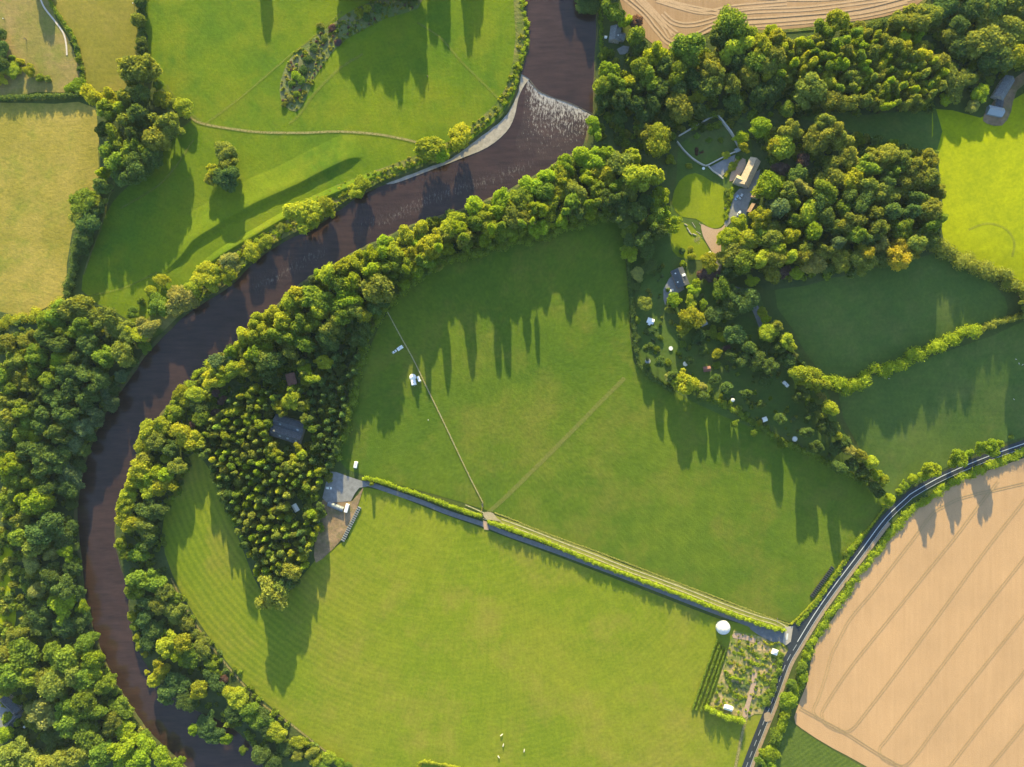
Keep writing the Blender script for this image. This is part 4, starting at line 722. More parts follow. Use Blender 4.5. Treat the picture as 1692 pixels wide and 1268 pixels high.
# east wood
plant(D_([(330, 625, 50, 'o'), (290, 695, 70, 'o', 19), (355, 680, 58, 'o'), (430, 700, 44, 'o'), (125, 735, 64, 'y', 17), (175, 645, 48, 'o'), (450, 785, 50, 'o'), (545, 835, 54, 'm'), (565, 790, 44, 'o'), (640, 785, 54, 'o'), (720, 805, 50, 'o'), (790, 835, 50, 'o'), (850, 795, 44, 'o'), (380, 880, 74, 'o', 20), (475, 910, 54, 'y'), (755, 905, 78, 'o', 21), (845, 900, 50, 'o'), (640, 970, 68, 'o', 20), (550, 950, 54, 'o'), (335, 960, 58, 'm'), (60, 930, 68, 'l', 17), (150, 960, 44, 'o'), (230, 940, 40, 'w'), (260, 1065, 64, 'y', 18), (280, 1160, 44, 'l'), (110, 1040, 50, 'b'), (20, 1090, 48, 'y'), (200, 1095, 40, 'm'), (470, 1105, 58, 'o'), (600, 1145, 50, 'o'), (720, 1135, 50, 'm'), (580, 1070, 40, 'o'), (490, 1175, 44, 'm'), (440, 1040, 40, 'm'), (850, 1050, 58, 'o'), (870, 1125, 50, 'm'), (800, 1000, 48, 'd'), (700, 1215, 48, 'g', 19), (780, 1215, 44, 'o'), (540, 1250, 34, 'g', 17), (620, 1220, 40, 'w'), (160, 1180, 40, 'y'), (70, 1200, 48, 'o'), (340, 1250, 40, 'o'), (400, 1215, 36, 'b'), (100, 1250, 40, 'y'), (240, 1240, 34, 'o'), (520, 1020, 46, 'd'), (340, 1080, 44, 'd'), (400, 1130, 42, 'd'), (660, 1060, 46, 'd'), (760, 1060, 42, 'd'), (200, 870, 44, 'd'), (120, 850, 38, 'p', 9), (230, 800, 36, 'p', 11), (900, 960, 36, 'o'), (560, 1200, 40, 'd'), (850, 1200, 40, 'd'), (180, 1010, 36, 'm'), (300, 1020, 40, 'd'), (680, 860, 44, 'm'), (640, 900, 44, 'd'), (450, 990, 40, 'd')]), 'east wood', 'warm', h=lambda r: 12 + 1.4 * r)
plant(H_([(85, 55, 46, 'o'), (160, 45, 36, 'y'), (70, 130, 44, 'o', 17), (230, 55, 40, 'o'), (290, 75, 56, 'w', 17), (415, 55, 48, 'o', 18), (525, 70, 58, 'o', 19), (540, 30, 34, 'g', 19), (695, 45, 68, 'g', 20), (780, 15, 44, 'o', 17), (140, 120, 28, 'p', 10), (200, 125, 34, 'l', 11), (20, 60, 40, 'y'), (340, 100, 36, 'd', 13), (620, 60, 44, 'd', 15)]), 'east wood', 'warm', h=lambda r: 12 + 1.4 * r)
# garden trees and shrubs
plant(C_([(1100, 1190, 60, 'l', 17), (1200, 1200, 54, 'y', 17), (1160, 1110, 40, 'l', 12), (1260, 1080, 50, 'y', 15), (1330, 1045, 50, 'b', 16), (1330, 1150, 50, 'o', 16), (1150, 1240, 54, 'o', 16), (1260, 1180, 44, 'm', 15), (900, 830, 18, 'y', 4), (810, 800, 24, 'y', 5), (865, 1255, 18, 'd', 5), (910, 1245, 20, 'y', 4), (1120, 830, 24, 'y', 3), (1090, 960, 20, 'm', 3), (1100, 1000, 18, 'm', 3), (1000, 700, 18, 'm', 3), (940, 680, 18, 'm', 3), (1060, 700, 16, 'm', 3), (1085, 775, 22, 'y', 4), (1150, 790, 14, 'm', 3)]), 'garden', 'bright')
plant(G_([(605, 25, 44, 'y', 10), (645, 130, 34, 'w', 7), (675, 280, 40, 'o', 9), (640, 360, 20, 'm', 4), (720, 412, 26, 'd', 5), (830, 255, 36, 'l', 9), (800, 312, 22, 'o', 5), (925, 210, 32, 'l', 10), (935, 182, 26, 'l', 10), (1000, 72, 50, 'y', 13), (1000, 132, 46, 'p', 10), (870, 80, 20, 'l', 5), (915, 40, 20, 'y', 5), (912, 285, 40, 'y', 12), (970, 285, 26, 'l', 9), (982, 325, 22, 'y', 8), (910, 350, 54, 'y', 15), (880, 400, 38, 'y', 12), (1065, 200, 48, 'm', 17), (1115, 40, 66, 'o', 19), (1170, 75, 56, 'm', 19), (1215, 160, 30, 'l', 12), (1180, 265, 60, 'd', 17), (1105, 300, 48, 'd', 14), (950, 440, 34, 'd', 7), (1015, 420, 30, 'm', 7), (1070, 440, 28, 'l', 7), (1135, 430, 58, 'd', 13), (1285, 420, 42, 'l', 12), (1265, 320, 24, 'y', 9), (1287, 357, 22, 'l', 9), (1035, 530, 28, 'y', 8), (1040, 585, 22, 'm', 5), (800, 572, 20, 'm', 4), (805, 645, 28, 'w', 7), (890, 665, 56, 'y', 19), (845, 670, 36, 'y', 15), (925, 690, 32, 'l', 11), (960, 695, 26, 'w', 8), (1240, 60, 40, 'm', 15), (700, 90, 40, 'd', 8), (1250, 875, 20, 'y', 4), (1090, 120, 44, 'd', 14), (1030, 330, 42, 'd', 11), (1120, 230, 44, 'd', 14), (690, 420, 18, 'd', 4), (640, 450, 22, 'd', 4), (640, 190, 24, 'd', 5), (1200, 500, 40, 'd', 15), (1240, 560, 44, 'd', 17), (1300, 590, 40, 'd', 17), (1170, 560, 34, 'd', 13), (1280, 660, 34, 'd', 13), (1110, 540, 30, 'd', 11), (970, 510, 26, 'd', 9), (900, 560, 24, 'd', 8), (1090, 500, 20, 'p', 4), (740, 500, 18, 'm', 3), (870, 480, 20, 'm', 3), (760, 450, 16, 'm', 3), (690, 590, 18, 'm', 3), (1075, 700, 16, 'm', 3), (1110, 770, 16, 'l', 3), (1060, 740, 14, 'm', 3), (1150, 800, 18, 'm', 3), (1190, 830, 16, 'm', 3), (1290, 900, 18, 'm', 3), (1330, 940, 12, 'y', 3)]), 'garden', 'bright')
plant(H_([(25, 320, 22, 'y', 9), (40, 362, 22, 'l', 9), (58, 422, 44, 'y', 14), (100, 390, 30, 'o', 14), (140, 462, 38, 'y', 15), (170, 492, 30, 'y', 14), (190, 540, 16, 'w', 10), (205, 622, 40, 'y', 17), (255, 645, 52, 'y', 19), (300, 680, 46, 'y', 19), (325, 738, 20, 'w', 14), (265, 775, 22, 'm', 9), (360, 800, 38, 'y', 18), (320, 822, 30, 'o', 16), (398, 935, 22, 'y', 15), (455, 1010, 32, 'w', 16), (510, 1030, 32, 'o', 17), (562, 1065, 34, 'y', 17), (600, 1130, 28, 'l', 16), (632, 1160, 26, 'y', 16), (515, 1170, 16, 'm', 8), (545, 1155, 16, 'm', 8), (330, 880, 40, 'd', 15), (370, 900, 40, 'd', 15), (430, 970, 38, 'd', 14), (390, 1000, 34, 'd', 12), (290, 800, 34, 'd', 13), (240, 700, 40, 'd', 14), (150, 560, 40, 'd', 12), (110, 500, 34, 'd', 11), (470, 1080, 34, 'd', 13), (530, 1110, 34, 'd', 13), (580, 1190, 30, 'd', 12), (60, 560, 34, 'd', 8), (40, 500, 30, 'd', 8), (610, 1220, 28, 'd', 11)]), 'garden hedgerow', 'bright', kind='broadleaf_tree')
plant(H_([(1000, 1050, 44, 'l', 16), (975, 1075, 24, 'l', 9), (860, 1108, 44, 'l', 17), (830, 1135, 26, 'l', 9), (1160, 990, 42, 'l', 17), (1110, 1008, 28, 'l', 9), (1212, 975, 20, 'l', 7), (1060, 1022, 22, 'l', 6), (780, 1150, 24, 'l', 6), (740, 1180, 24, 'l', 6), (710, 1215, 22, 'l', 6), (665, 1255, 26, 'l', 12), (1270, 945, 14, 'm', 4)]), 'roadside', 'bright')
plant(L_([(625, 20, 22, 'l', 9), (600, 46, 12, 'l', 4), (245, 700, 16, 'm', 4), (230, 742, 18, 'l', 4), (210, 800, 28, 'm', 6), (215, 850, 26, 'l', 6), (165, 882, 26, 'm', 5), (150, 950, 38, 'l', 9), (128, 975, 28, 'm', 7), (120, 1062, 34, 'l', 8), (90, 1130, 38, 'm', 9), (60, 1200, 40, 'l', 9), (62, 1255, 30, 'l', 8), (25, 1235, 28, 'm', 7), (130, 1020, 26, 'l', 7), (440, 250, 20, 'l', 3.5), (415, 270, 16, 'm', 3)]), 'roadside', 'bright')
tree(614, 800, 4.5, 'mid', 'roadside', 7.5, 'bush', 'tall', 'slim upright bush in the lane hedge close to the yard')
# trees just out of frame whose shade falls into it
for x, y, h in [(572, -52, 22), (590, -70, 22), (604, -48, 23), (618, -75, 22), (632, -58, 24), (645, -48, 26), (658, -62, 23), (672, -66, 21), (684, -58, 21), (560, -75, 20), (576, -30, 16), (600, -25, 15), (625, -22, 15), (650, -12, 13), (668, -10, 12), (684, -8, 12), (676, -32, 16), (708, -95, 20), (727, -98, 21), (765, -105, 22), (778, -120, 21), (428, -78, 17), (58, -60, 15), (66, -55, 15)]:
    tree(x, y, 15, 'dark', 'wood north of the meadow', h, 'broadleaf_tree', 'tall')
for x in range(566, 690, 13):
    tree(x, -38 + (x * 7) % 11, 17, 'dark', 'wood north of the meadow', 17 + (x * 13) % 4, 'broadleaf_tree', 'round')
for x, y, h in [(975, -20, 15), (1000, -40, 22), (1012, -70, 23), (1005, -95, 22), (990, -60, 20), (985, -120, 24), (962, 4, 7), (978, 12, 7), (1016, -20, 20), (955, -150, 26), (930, -170, 26)]:
    tree(x, y, 15, 'dark', 'north river bank', h)
for x, y, h in [(1590, -25, 20), (1640, -35, 21), (1690, -25, 20), (1740, -10, 20), (1560, -60, 20), (1620, -75, 20), (1680, -80, 20), (1720, 40, 20), (1735, 95, 19), (1725, 140, 16), (1745, 170, 15), (1760, 60, 20), (1780, 130, 18)]:
    tree(x, y, 20, 'olive', 'north east wood', h, 'broadleaf_tree')
for x, y in [(1705, 520), (1725, 490), (1750, 515), (1780, 490), (1700, 488), (1810, 520), (1835, 495)]:  # unseen trees added to shade the right of the dim pasture
    tree(x, y, 15, 'olive', 'eastern added row', 19, 'broadleaf_tree')
# conifer wood in the bend
WP = [(345, 700), (385, 655), (430, 640), (470, 655), (490, 600), (520, 570), (565, 590), (585, 560), (592, 600), (575, 660), (562, 720), (550, 770), (532, 795), (530, 850), (522, 900), (506, 930), (490, 962), (468, 978), (440, 970), (420, 940), (400, 895), (378, 840), (352, 785), (332, 740)]
for i, (x, y) in enumerate(poisson(WP, 10.4, 9, [(479, 712, 37), (505, 728, 20), (455, 695, 26), (500, 745, 18), (483, 627, 17), (488, 617, 14), (497, 829, 23), (489, 842, 18), (488, 826, 13), (476, 736, 24), (482, 665, 20), (445, 985, 26), (482, 943, 20)])):
    e = x > 500 + (y - 560) * .12  # east edge: lower trees, their shade painted in as a dark tone
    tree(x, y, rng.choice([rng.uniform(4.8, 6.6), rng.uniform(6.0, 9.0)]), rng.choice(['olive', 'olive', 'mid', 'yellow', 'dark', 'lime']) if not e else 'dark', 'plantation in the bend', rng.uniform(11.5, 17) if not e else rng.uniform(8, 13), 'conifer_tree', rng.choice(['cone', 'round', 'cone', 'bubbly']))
plant([(482, 662, 17, 'y', 17), (462, 672, 10, 'y', 15), (500, 668, 10, 'o', 15), (452, 750, 13, 'y', 15), (486, 764, 13, 'y', 15), (500, 752, 9, 'y', 14), (512, 704, 8, 'm', 14), (505, 692, 8, 'o', 15), (494, 742, 9, 'y', 14), (466, 682, 8, 'o', 15), (444, 700, 8, 'm', 14), (476, 772, 10, 'o', 14), (430, 700, 9, 'y', 14), (438, 716, 8, 'y', 13), (534, 600, 13, 'y', 16), (517, 625, 12, 'y', 16), (503, 610, 11, 'l', 15), (545, 570, 16, 'd', 17), (560, 545, 15, 'd', 16), (580, 530, 15, 'd', 15), (595, 545, 11, 'd', 12)], 'plantation in the bend', 'bright', kind='broadleaf_tree', shape='bubbly')
plant([(1090, 598, 10, 'd', 15), (1180, 628, 10, 'd', 16), (1200, 640, 9, 'd', 15), (1232, 650, 9, 'd', 15), (1255, 668, 8, 'd', 13), (1288, 692, 9, 'd', 16), (1330, 714, 10, 'd', 22), (1348, 738, 11, 'd', 20), (1385, 772, 11, 'd', 20), (1160, 655, 9, 'd', 13), (1110, 620, 8, 'd', 14), (1215, 700, 6, 'm', 8), (1245, 715, 6, 'm', 8), (1290, 735, 7, 'm', 9), (1070, 575, 9, 'd', 13), (1335, 690, 9, 'd', 16), (1320, 655, 10, 'd', 17)], 'gardens foot', 'dark', kind='small_tree')
plant([(217, 598, 11, 'd', 9), (202, 620, 12, 'b', 10), (189, 643, 11, 'd', 9), (175, 666, 12, 'd', 10), (162, 692, 12, 'b', 10), (150, 718, 11, 'd', 9), (140, 744, 12, 'd', 10), (132, 770, 11, 'd', 9), (125, 800, 12, 'b', 10), (120, 832, 10, 'd', 8), (120, 868, 11, 'd', 9), (124, 903, 9, 'd', 7), (127, 942, 10, 'd', 8), (132, 982, 9, 'd', 7), (141, 1020, 11, 'd', 9), (151, 1052, 10, 'm', 8), (166, 1088, 11, 'm', 9), (181, 1122, 10, 'm', 8), (211, 1176, 11, 'm', 8), (239, 1215, 11, 'm', 8), (239, 575, 10, 'm', 8)], 'western river edge', 'dark', kind='small_tree', shape='bubbly')

# ------------------------------------------------------------------ hedges, rows and low growth
def hedge(name, label, pts, width, h, tone, cat='hedge', leaf=.42, dens=7.0, jit=.25, group=None, hvar=.25, kind=None, seed=1, gap=0.0):
    """one continuous hedge along a line of photo pixels: width in pixels, height in metres"""
    g = random.Random(seed); c = spline(pts, 8); w3 = [P(p[0], p[1], h * .6) for p in c]; Lb = []; area = 0
    hw = width * S / 2; step = max(.6, hw * .75); acc = 0
    base = w3[0].copy(); base.z = hgt(base.x, base.y)
    hh = h
    for i in range(len(w3) - 1):
        a, b = w3[i], w3[i + 1]; d = (b - a).length; t = (b - a).normalized() if d > 1e-6 else Vector((1, 0, 0)); nn = Vector((-t.y, t.x, 0)); s = -acc
        while s < d:
            if s >= 0 and g.random() >= gap:
                hh = h * (1 + g.uniform(-hvar, hvar)); r = hw * g.uniform(.75, 1.15)
                p = a + t * s + nn * g.uniform(-jit, jit) * hw; z = hgt(p.x, p.y)
                Lb.append((p.x - base.x, p.y - base.y, z - base.z + hh * .5, r, r, hh * .55)); area += 4 * r * (r + hh)
            s += step * g.uniform(.85, 1.15)
        acc = max(0, d - max(s - step, 0)) if s > d else 0
        acc = 0 if s <= d else -(s - d) if False else (step - (s - d))
    n = int(min(45000, max(300, area * .55 * dens / (leaf * 2.4) * .4)))
    V, F = [], []
    for k in range(0, len(Lb), 60):        # in chunks, so that only near neighbours are compared
        sub = Lb[max(0, k - 1):k + 60]; v, f = cloud(sub, max(60, int(n * len(sub) / len(Lb))), leaf, seed + k, .3)
        o = len(V); V += v; F += [[i + o for i in q] for q in f]
    me = leafmesh(name, V, F, M['leaf']); o = D.objects.new(name, me); C.objects.link(o); o.location = base
    bcol = TONE[tone][0]; o.color = (*bcol, 1); tag(o, label, cat, group, kind); return o
hedge('hedge', 'long clipped hedge between grey lane and rut track, west of the gravel gap', [(601, 790), (630, 796), (660, 806), (700, 820), (740, 835), (770, 845), (796, 854)], 8, 3.2, 'lime', seed=2)
hedge('hedge', 'long clipped hedge between grey lane and rut track, east of the gravel gap', [(808, 863), (840, 873), (875, 886), (911, 899), (981, 929), (1052, 956), (1122, 982), (1193, 1009), (1264, 1034), (1296, 1042)], 8, 3.6, 'lime', seed=3)
hedge('hedge', 'low thin hedge on the pasture side of the twin rut track', [(818, 848), (850, 860), (875, 871), (928, 891), (981, 910), (1034, 930), (1087, 951), (1140, 971), (1193, 991), (1250, 1013), (1298, 1030), (1308, 1033)], 3.2, .45, 'pale', seed=4, leaf=.3)
hedge('hedge', 'low pale hedge between the pasture corner and the road verge', [(1308, 1031), (1330, 1010), (1350, 988), (1375, 955), (1395, 925), (1412, 900), (1440, 868), (1462, 838)], 4, 1.2, 'yellow', seed=5, leaf=.3)
hedge('hedge', 'broad grassy hedge on the pasture side of the road bend', [(1318, 1030), (1342, 1003), (1368, 968), (1392, 935), (1410, 905), (1425, 885)], 9, 1.3, 'lime', seed=6)
hedge('hedge', 'broad bright hedge between the road and the wheat north of the junction', [(1692, 748), (1640, 768), (1600, 785), (1560, 806), (1530, 826), (1500, 850), (1470, 884), (1440, 922), (1412, 958), (1384, 1000), (1360, 1035), (1342, 1062), (1333, 1090)], 14, 1.7, 'lime', seed=7, jit=.5, hvar=.4)
hedge('hedge', 'bushy hedge between the road and the wheat south of the junction', [(1334, 1085), (1327, 1110), (1320, 1135), (1306, 1165), (1295, 1195), (1282, 1225), (1270, 1262), (1262, 1300)], 13, 2.6, 'lime', seed=8, jit=.5, hvar=.4)
hedge('hedgerow', 'thick bushy yellow green hedgerow running diagonally between the two dark pastures', [(1362, 632), (1380, 634), (1400, 638), (1428, 624), (1462, 608), (1502, 590), (1538, 576), (1570, 564), (1598, 550), (1622, 543)], 21, 5.0, 'lime', seed=9, leaf=.6, jit=.6, hvar=.35)
hedge('hedgerow', 'thin dark end of the diagonal hedgerow reaching the right edge', [(1622, 543), (1655, 531), (1692, 520), (1760, 500)], 11, 3.5, 'olive', seed=10, leaf=.5, jit=.5)
hedge('hedgerow', 'tall dark hedgerow along the lower edge of the lime green field', [(1540, 400), (1560, 412), (1585, 424), (1610, 436), (1640, 450), (1670, 464), (1692, 474), (1740, 490), (1850, 520)], 24, 6.0, 'olive', seed=11, leaf=.6, jit=.6, hvar=.3)
hedge('hedge', 'dark clipped hedge between the tan field and the corner paddock', [(-60, 165), (0, 162), (60, 160), (110, 158), (146, 154)], 9, 3.4, 'dark', seed=12)
hedge('hedge', 'thin dark hedge curving down between the paddock and the olive field', [(70, -30), (84, 4), (100, 30), (116, 54), (127, 82), (134, 110), (136, 140)], 8, 2.2, 'mid', seed=13, gap=.15)
hedge('hedge', 'dark hedge between the olive field and the bright north meadow', [(234, -30), (234, 10), (233, 40), (236, 70), (235, 92)], 12, 3.6, 'dark', seed=14, jit=.5)
hedge('hedge', 'ragged dark hedge down the east side of the tan field', [(165, 300), (150, 345), (135, 380), (124, 420), (118, 450), (108, 485)], 14, 4.5, 'dark', seed=15, jit=.6, hvar=.4)
hedge('hedge', 'rough yellowish hedge along the foot of the tan field', [(-20, 540), (20, 530), (60, 520), (90, 510), (105, 490)], 18, 2.4, 'yellow', seed=16, jit=.7, hvar=.4)
hedge('hedge', 'dark hedge between the big pasture and the shady gardens', [(1038, 420), (1042, 470), (1047, 530), (1053, 590), (1065, 612), (1090, 632), (1115, 648)], 9, 3.2, 'dark', seed=17)
hedge('hedge', 'low green hedge along the garden edge above the pasture corner', [(1160, 655), (1195, 668), (1230, 690), (1265, 712), (1300, 733), (1340, 750), (1380, 772), (1430, 795)], 10, 2.6, 'mid', seed=18, jit=.5, hvar=.4)
hedge('hedge', 'dark hedge line west of the dark pasture', [(1290, 555), (1312, 585), (1335, 612), (1356, 632)], 8, 2.5, 'dark', seed=19)
hedge('hedge', 'high hedge across the foot of the vegetable plot', [(1168, 1170), (1185, 1178), (1205, 1186), (1228, 1191)], 10, 4.8, 'lime', seed=20, hvar=.3)
hedge('hedge', 'ragged hedge on the road side of the vegetable plot', [(1290, 1082), (1284, 1112), (1275, 1140), (1266, 1166)], 11, 1.8, 'mid', seed=21, jit=.6, gap=.15)
hedge('hedge', 'small curved hedge beside the white tent on the junction corner', [(1262, 1060), (1270, 1066), (1278, 1064), (1288, 1062), (1296, 1068)], 4, 1.2, 'yellow', seed=22, leaf=.3)
hedge('hedge', 'short bright hedge in the middle of the vegetable plot', [(1210, 1119), (1216, 1121), (1224, 1124)], 6, 2.2, 'lime', seed=23, leaf=.35)
hedge('hedge', 'bright curving shrub line on the meadow bank above the weir', [(862, -30), (866, 10), (870, 45), (868, 78), (860, 100), (852, 130), (842, 160), (828, 180)], 8, 1.1, 'lime', seed=24, jit=1.0, hvar=.6, gap=.45)
hedge('hedge', 'rough yellow bank growth on the meadow side by the leaning willows', [(800, 205), (770, 228), (730, 252), (690, 268), (640, 285), (600, 305), (560, 325), (530, 350)], 9, .9, 'mid', seed=25, jit=1.0, hvar=.6, gap=.62)
hedge('hedge', 'rough bank growth beside the narrow western reach of meadow', [(480, 372), (450, 388), (420, 402), (390, 425), (360, 450), (330, 470), (300, 490)], 11, 1.3, 'lime', seed=26, jit=1.0, hvar=.6, gap=.55)
hedge('hedge', 'low bright growth along the river wall of the strip by the plantation', [(345, 600), (325, 620), (305, 640), (290, 660), (275, 685), (262, 700)], 10, 2.0, 'lime', seed=27, jit=.7, gap=.2)
hedge('hedge', 'short hedge along the west edge of the upper east bank by the cottage', [(992, 0), (993, 30), (994, 60), (994, 100)], 6, 1.6, 'mid', seed=28, jit=.7)
hedge('hedge', 'bright shrubby border of the garden lawn beside the sandstone house', [(1212, 312), (1206, 330), (1202, 345), (1198, 362)], 7, 1.6, 'lime', seed=29, jit=.8, leaf=.35)
hedge('hedge', 'low shrub border between the walled garden and the terrace', [(1222, 262), (1214, 272), (1206, 282), (1198, 292)], 6, 1.3, 'yellow', seed=30, jit=.6, leaf=.35)
hedge('shrub_belt', 'low leafy shrub edge along the pasture foot of the riverside belt', [(1018, 350), (985, 360), (945, 372), (900, 388), (860, 398), (800, 413), (750, 427), (700, 450), (665, 476), (635, 508), (612, 545), (598, 580), (586, 630), (576, 680), (564, 725), (552, 765)], 15, 5.0, 'mid', 'shrubs', .6, 7, .6, None, .4, None, 62)
for i, (a, b) in enumerate((((1185, 1057), (1144, 1172)), ((1190, 1063), (1150, 1174)), ((1195, 1068), (1158, 1175)), ((1200, 1072), (1165, 1175)))):
    hedge('crop_row', ['outermost of the four planted rows left of the vegetable plot', 'second planted row from the field, left of the vegetable plot', 'third planted row from the field, left of the vegetable plot', 'planted row nearest the vegetable plot, its top in the dome shadow'][i],
          [a, ((a[0] + b[0]) / 2, (a[1] + b[1]) / 2), b], 3.2, 1.7, 'mid', 'crop row', .35, 8, .3, 'planted rows beside the vegetable plot', seed=40 + i)
hedge('hedge', 'low grassy hedge strip entering at the foot of the mown field', [(693, 1272), (697, 1259), (720, 1262), (760, 1270), (800, 1280)], 7, 1.2, 'yellow', seed=50, leaf=.35)
def scatter(name, label, poly, n, sz, tones, seed, cat, leaf=.5, hmul=1.0):
    """uncountable low growth in a patch, one object"""
    g = random.Random(seed); x0, x1 = min(p[0] for p in poly), max(p[0] for p in poly); y0, y1 = min(p[1] for p in poly), max(p[1] for p in poly); V, F, Col = [], [], []
    k = 0
    while k < n:
        x, y = g.uniform(x0, x1), g.uniform(y0, y1)
        if not inside(x, y, poly): continue
        k += 1; q = P(x, y); r = g.uniform(*sz)
        if inside(q.x, q.y, RIVER) or any(math.hypot(x - a, y - b) < c for a, b, c in ((489, 838, 13), (479, 709, 36), (483, 627, 14))): continue
        L = [(q.x + g.uniform(-r, r) * .5, q.y + g.uniform(-r, r) * .5, q.z + r * .45 * hmul, r * g.uniform(.6, 1), r * g.uniform(.6, 1), r * .75 * hmul) for _ in range(2)]
        v, f = cloud(L, int(26 + 14 * r * r / leaf), leaf, seed * 7 + k, .4, .7, False); o = len(V); V += v; F += [[i + o for i in t] for t in f]
        b = TONE[g.choice(tones)][0]; s = g.uniform(.8, 1.2); Col += [(b[0] * s, b[1] * s, b[2] * s, 1)] * len(v)
    me = leafmesh(name, V, F, M['leaf_stuff']); at = me.color_attributes.new('tone', 'FLOAT_COLOR', 'POINT')
    at.data.foreach_set('color', np.asarray(Col, np.float32).ravel()); o = D.objects.new(name, me); C.objects.link(o)
    return tag(o, label, cat, None, 'stuff')
PLOT = [(1214, 1046), (1262, 1058), (1284, 1080), (1278, 1116), (1262, 1165), (1246, 1178), (1228, 1188), (1172, 1168), (1190, 1126), (1206, 1066)]
for i, (a, b, w_, hh, tn, lab) in enumerate((((1216, 1064), (1240, 1071), 6, .5, 'pale', 'straw coloured bed at the top of the vegetable plot'), ((1212, 1078), (1232, 1084), 6, .7, 'lime', 'bright green bed near the top left of the vegetable plot'), ((1238, 1078), (1258, 1085), 7, .8, 'mid', 'green bed below the white junction tent'),
        ((1206, 1094), (1226, 1101), 6, .5, 'gold', 'golden bed in the upper left of the vegetable plot'), ((1240, 1094), (1256, 1100), 7, 1.0, 'lime', 'tall leafy bed right of the golden bed'), ((1200, 1112), (1207, 1132), 8, .9, 'mid', 'upright green bed on the left edge of the vegetable plot'),
        ((1214, 1130), (1236, 1138), 9, 1.0, 'blue', 'bluish green bed in the middle of the vegetable plot'), ((1192, 1140), (1206, 1146), 7, .6, 'pale', 'pale bed left of the bluish green bed'), ((1212, 1148), (1228, 1154), 8, .8, 'lime', 'light green bed just above the white roofed shed'), ((1256, 1118), (1268, 1122), 8, .7, 'yellow', 'yellow green bed beside the road hedge'))):
    hedge('vegetable_bed', lab, [a, ((a[0] + b[0]) / 2, (a[1] + b[1]) / 2), b], w_, hh, tn, 'vegetable bed', .35, 7, .5, 'vegetable beds in the junction plot', .4, None, 80 + i, .1)
sheet('earth_path', [(1243, 1110), (1250, 1112), (1248, 1135), (1240, 1160), (1234, 1184), (1226, 1182), (1234, 1155), (1240, 1132)], M['gravel'], 4, 2, label='bare pinkish earth path up the middle of the vegetable plot')
sheet('earth_path', [(1213, 1046), (1232, 1049), (1254, 1058), (1252, 1064), (1230, 1057), (1211, 1054)], M['gravel'], 4, 2, label='bare pinkish strip along the top of the vegetable plot')
scatter('vegetable_plants', 'mixed vegetable plants covering the plot by the junction', PLOT, 230, (.4, 1.2), ['lime', 'lime', 'yellow', 'mid', 'pale', 'mid'], 3, 'vegetables', .4)
scatter('undergrowth', 'dark undergrowth beneath the riverside belt and plantation', [(1085, 250), (1030, 345), (860, 398), (690, 455), (600, 560), (552, 745), (530, 880), (470, 975), (400, 895), (340, 745), (260, 720), (300, 650), (500, 470), (700, 370), (900, 290), (985, 245)], 1035, (1.6, 3.8), ['dark', 'mid', 'mid', 'olive'], 5, 'undergrowth', .9)
scatter('undergrowth', 'dark undergrowth beneath the western woods', [(0, 545), (110, 495), (220, 560), (200, 640), (140, 740), (125, 900), (150, 1040), (230, 1180), (300, 1262), (0, 1262)], 804, (1.6, 3.8), ['dark', 'mid', 'mid', 'olive'], 6, 'undergrowth', .9)
scatter('undergrowth', 'dark undergrowth beneath the north east wood', [(990, 90), (1100, 95), (1250, 65), (1540, 30), (1690, 0), (1690, 110), (1550, 178), (1300, 195), (1120, 220), (1090, 250), (990, 235)], 804, (1.6, 3.8), ['dark', 'mid', 'mid', 'olive'], 7, 'undergrowth', .9)
scatter('undergrowth', 'dark undergrowth beneath the eastern wood', [(1245, 220), (1390, 215), (1545, 260), (1550, 395), (1420, 450), (1280, 470), (1232, 430), (1262, 300)], 517, (1.6, 3.8), ['dark', 'mid', 'mid', 'olive'], 8, 'undergrowth', .9)
scatter('undergrowth', 'dark undergrowth along the lower east bank', [(290, 650), (330, 740), (270, 870), (285, 955), (340, 1050), (480, 1195), (560, 1262), (440, 1255), (300, 1155), (225, 1040), (205, 900), (225, 780)], 420, (1.0, 2.4), ['dark', 'mid', 'mid'], 9, 'undergrowth', .8)
scatter('garden_shrubs', 'low dark shrubs and flower beds scattered over the shady gardens', [(1045, 430), (1100, 430), (1110, 480), (1180, 470), (1250, 540), (1330, 650), (1440, 790), (1300, 725), (1160, 650), (1060, 600)], 140, (.6, 1.8), ['mid', 'dark', 'mid', 'olive', 'blue'], 10, 'shrubs', .6)
scatter('scrub_plants', 'brown and purple scrub growth in the meadow hollow', [(462, 150), (470, 115), (490, 85), (530, 55), (570, 25), (610, 5), (690, 2), (690, 15), (640, 30), (590, 55), (560, 75), (540, 100), (520, 130), (505, 165), (490, 182), (470, 172)], 330, (.4, 1.2), ['olive', 'mid', 'pale', 'pale', 'olive', 'mid', 'purple'], 11, 'scrub', .5)
scatter('bank_growth', 'tufty tall grass and weeds along the meadow bank of the river', [(600, 318), (700, 268), (765, 238), (830, 185), (855, 135), (866, 60), (858, 60), (842, 130), (815, 180), (750, 228), (640, 275), (560, 305), (480, 352), (390, 405), (300, 480), (330, 500), (450, 405), (540, 350)], 480, (.5, 1.3), ['yellow', 'mid', 'pale', 'lime', 'olive'], 12, 'tall grass', .45)

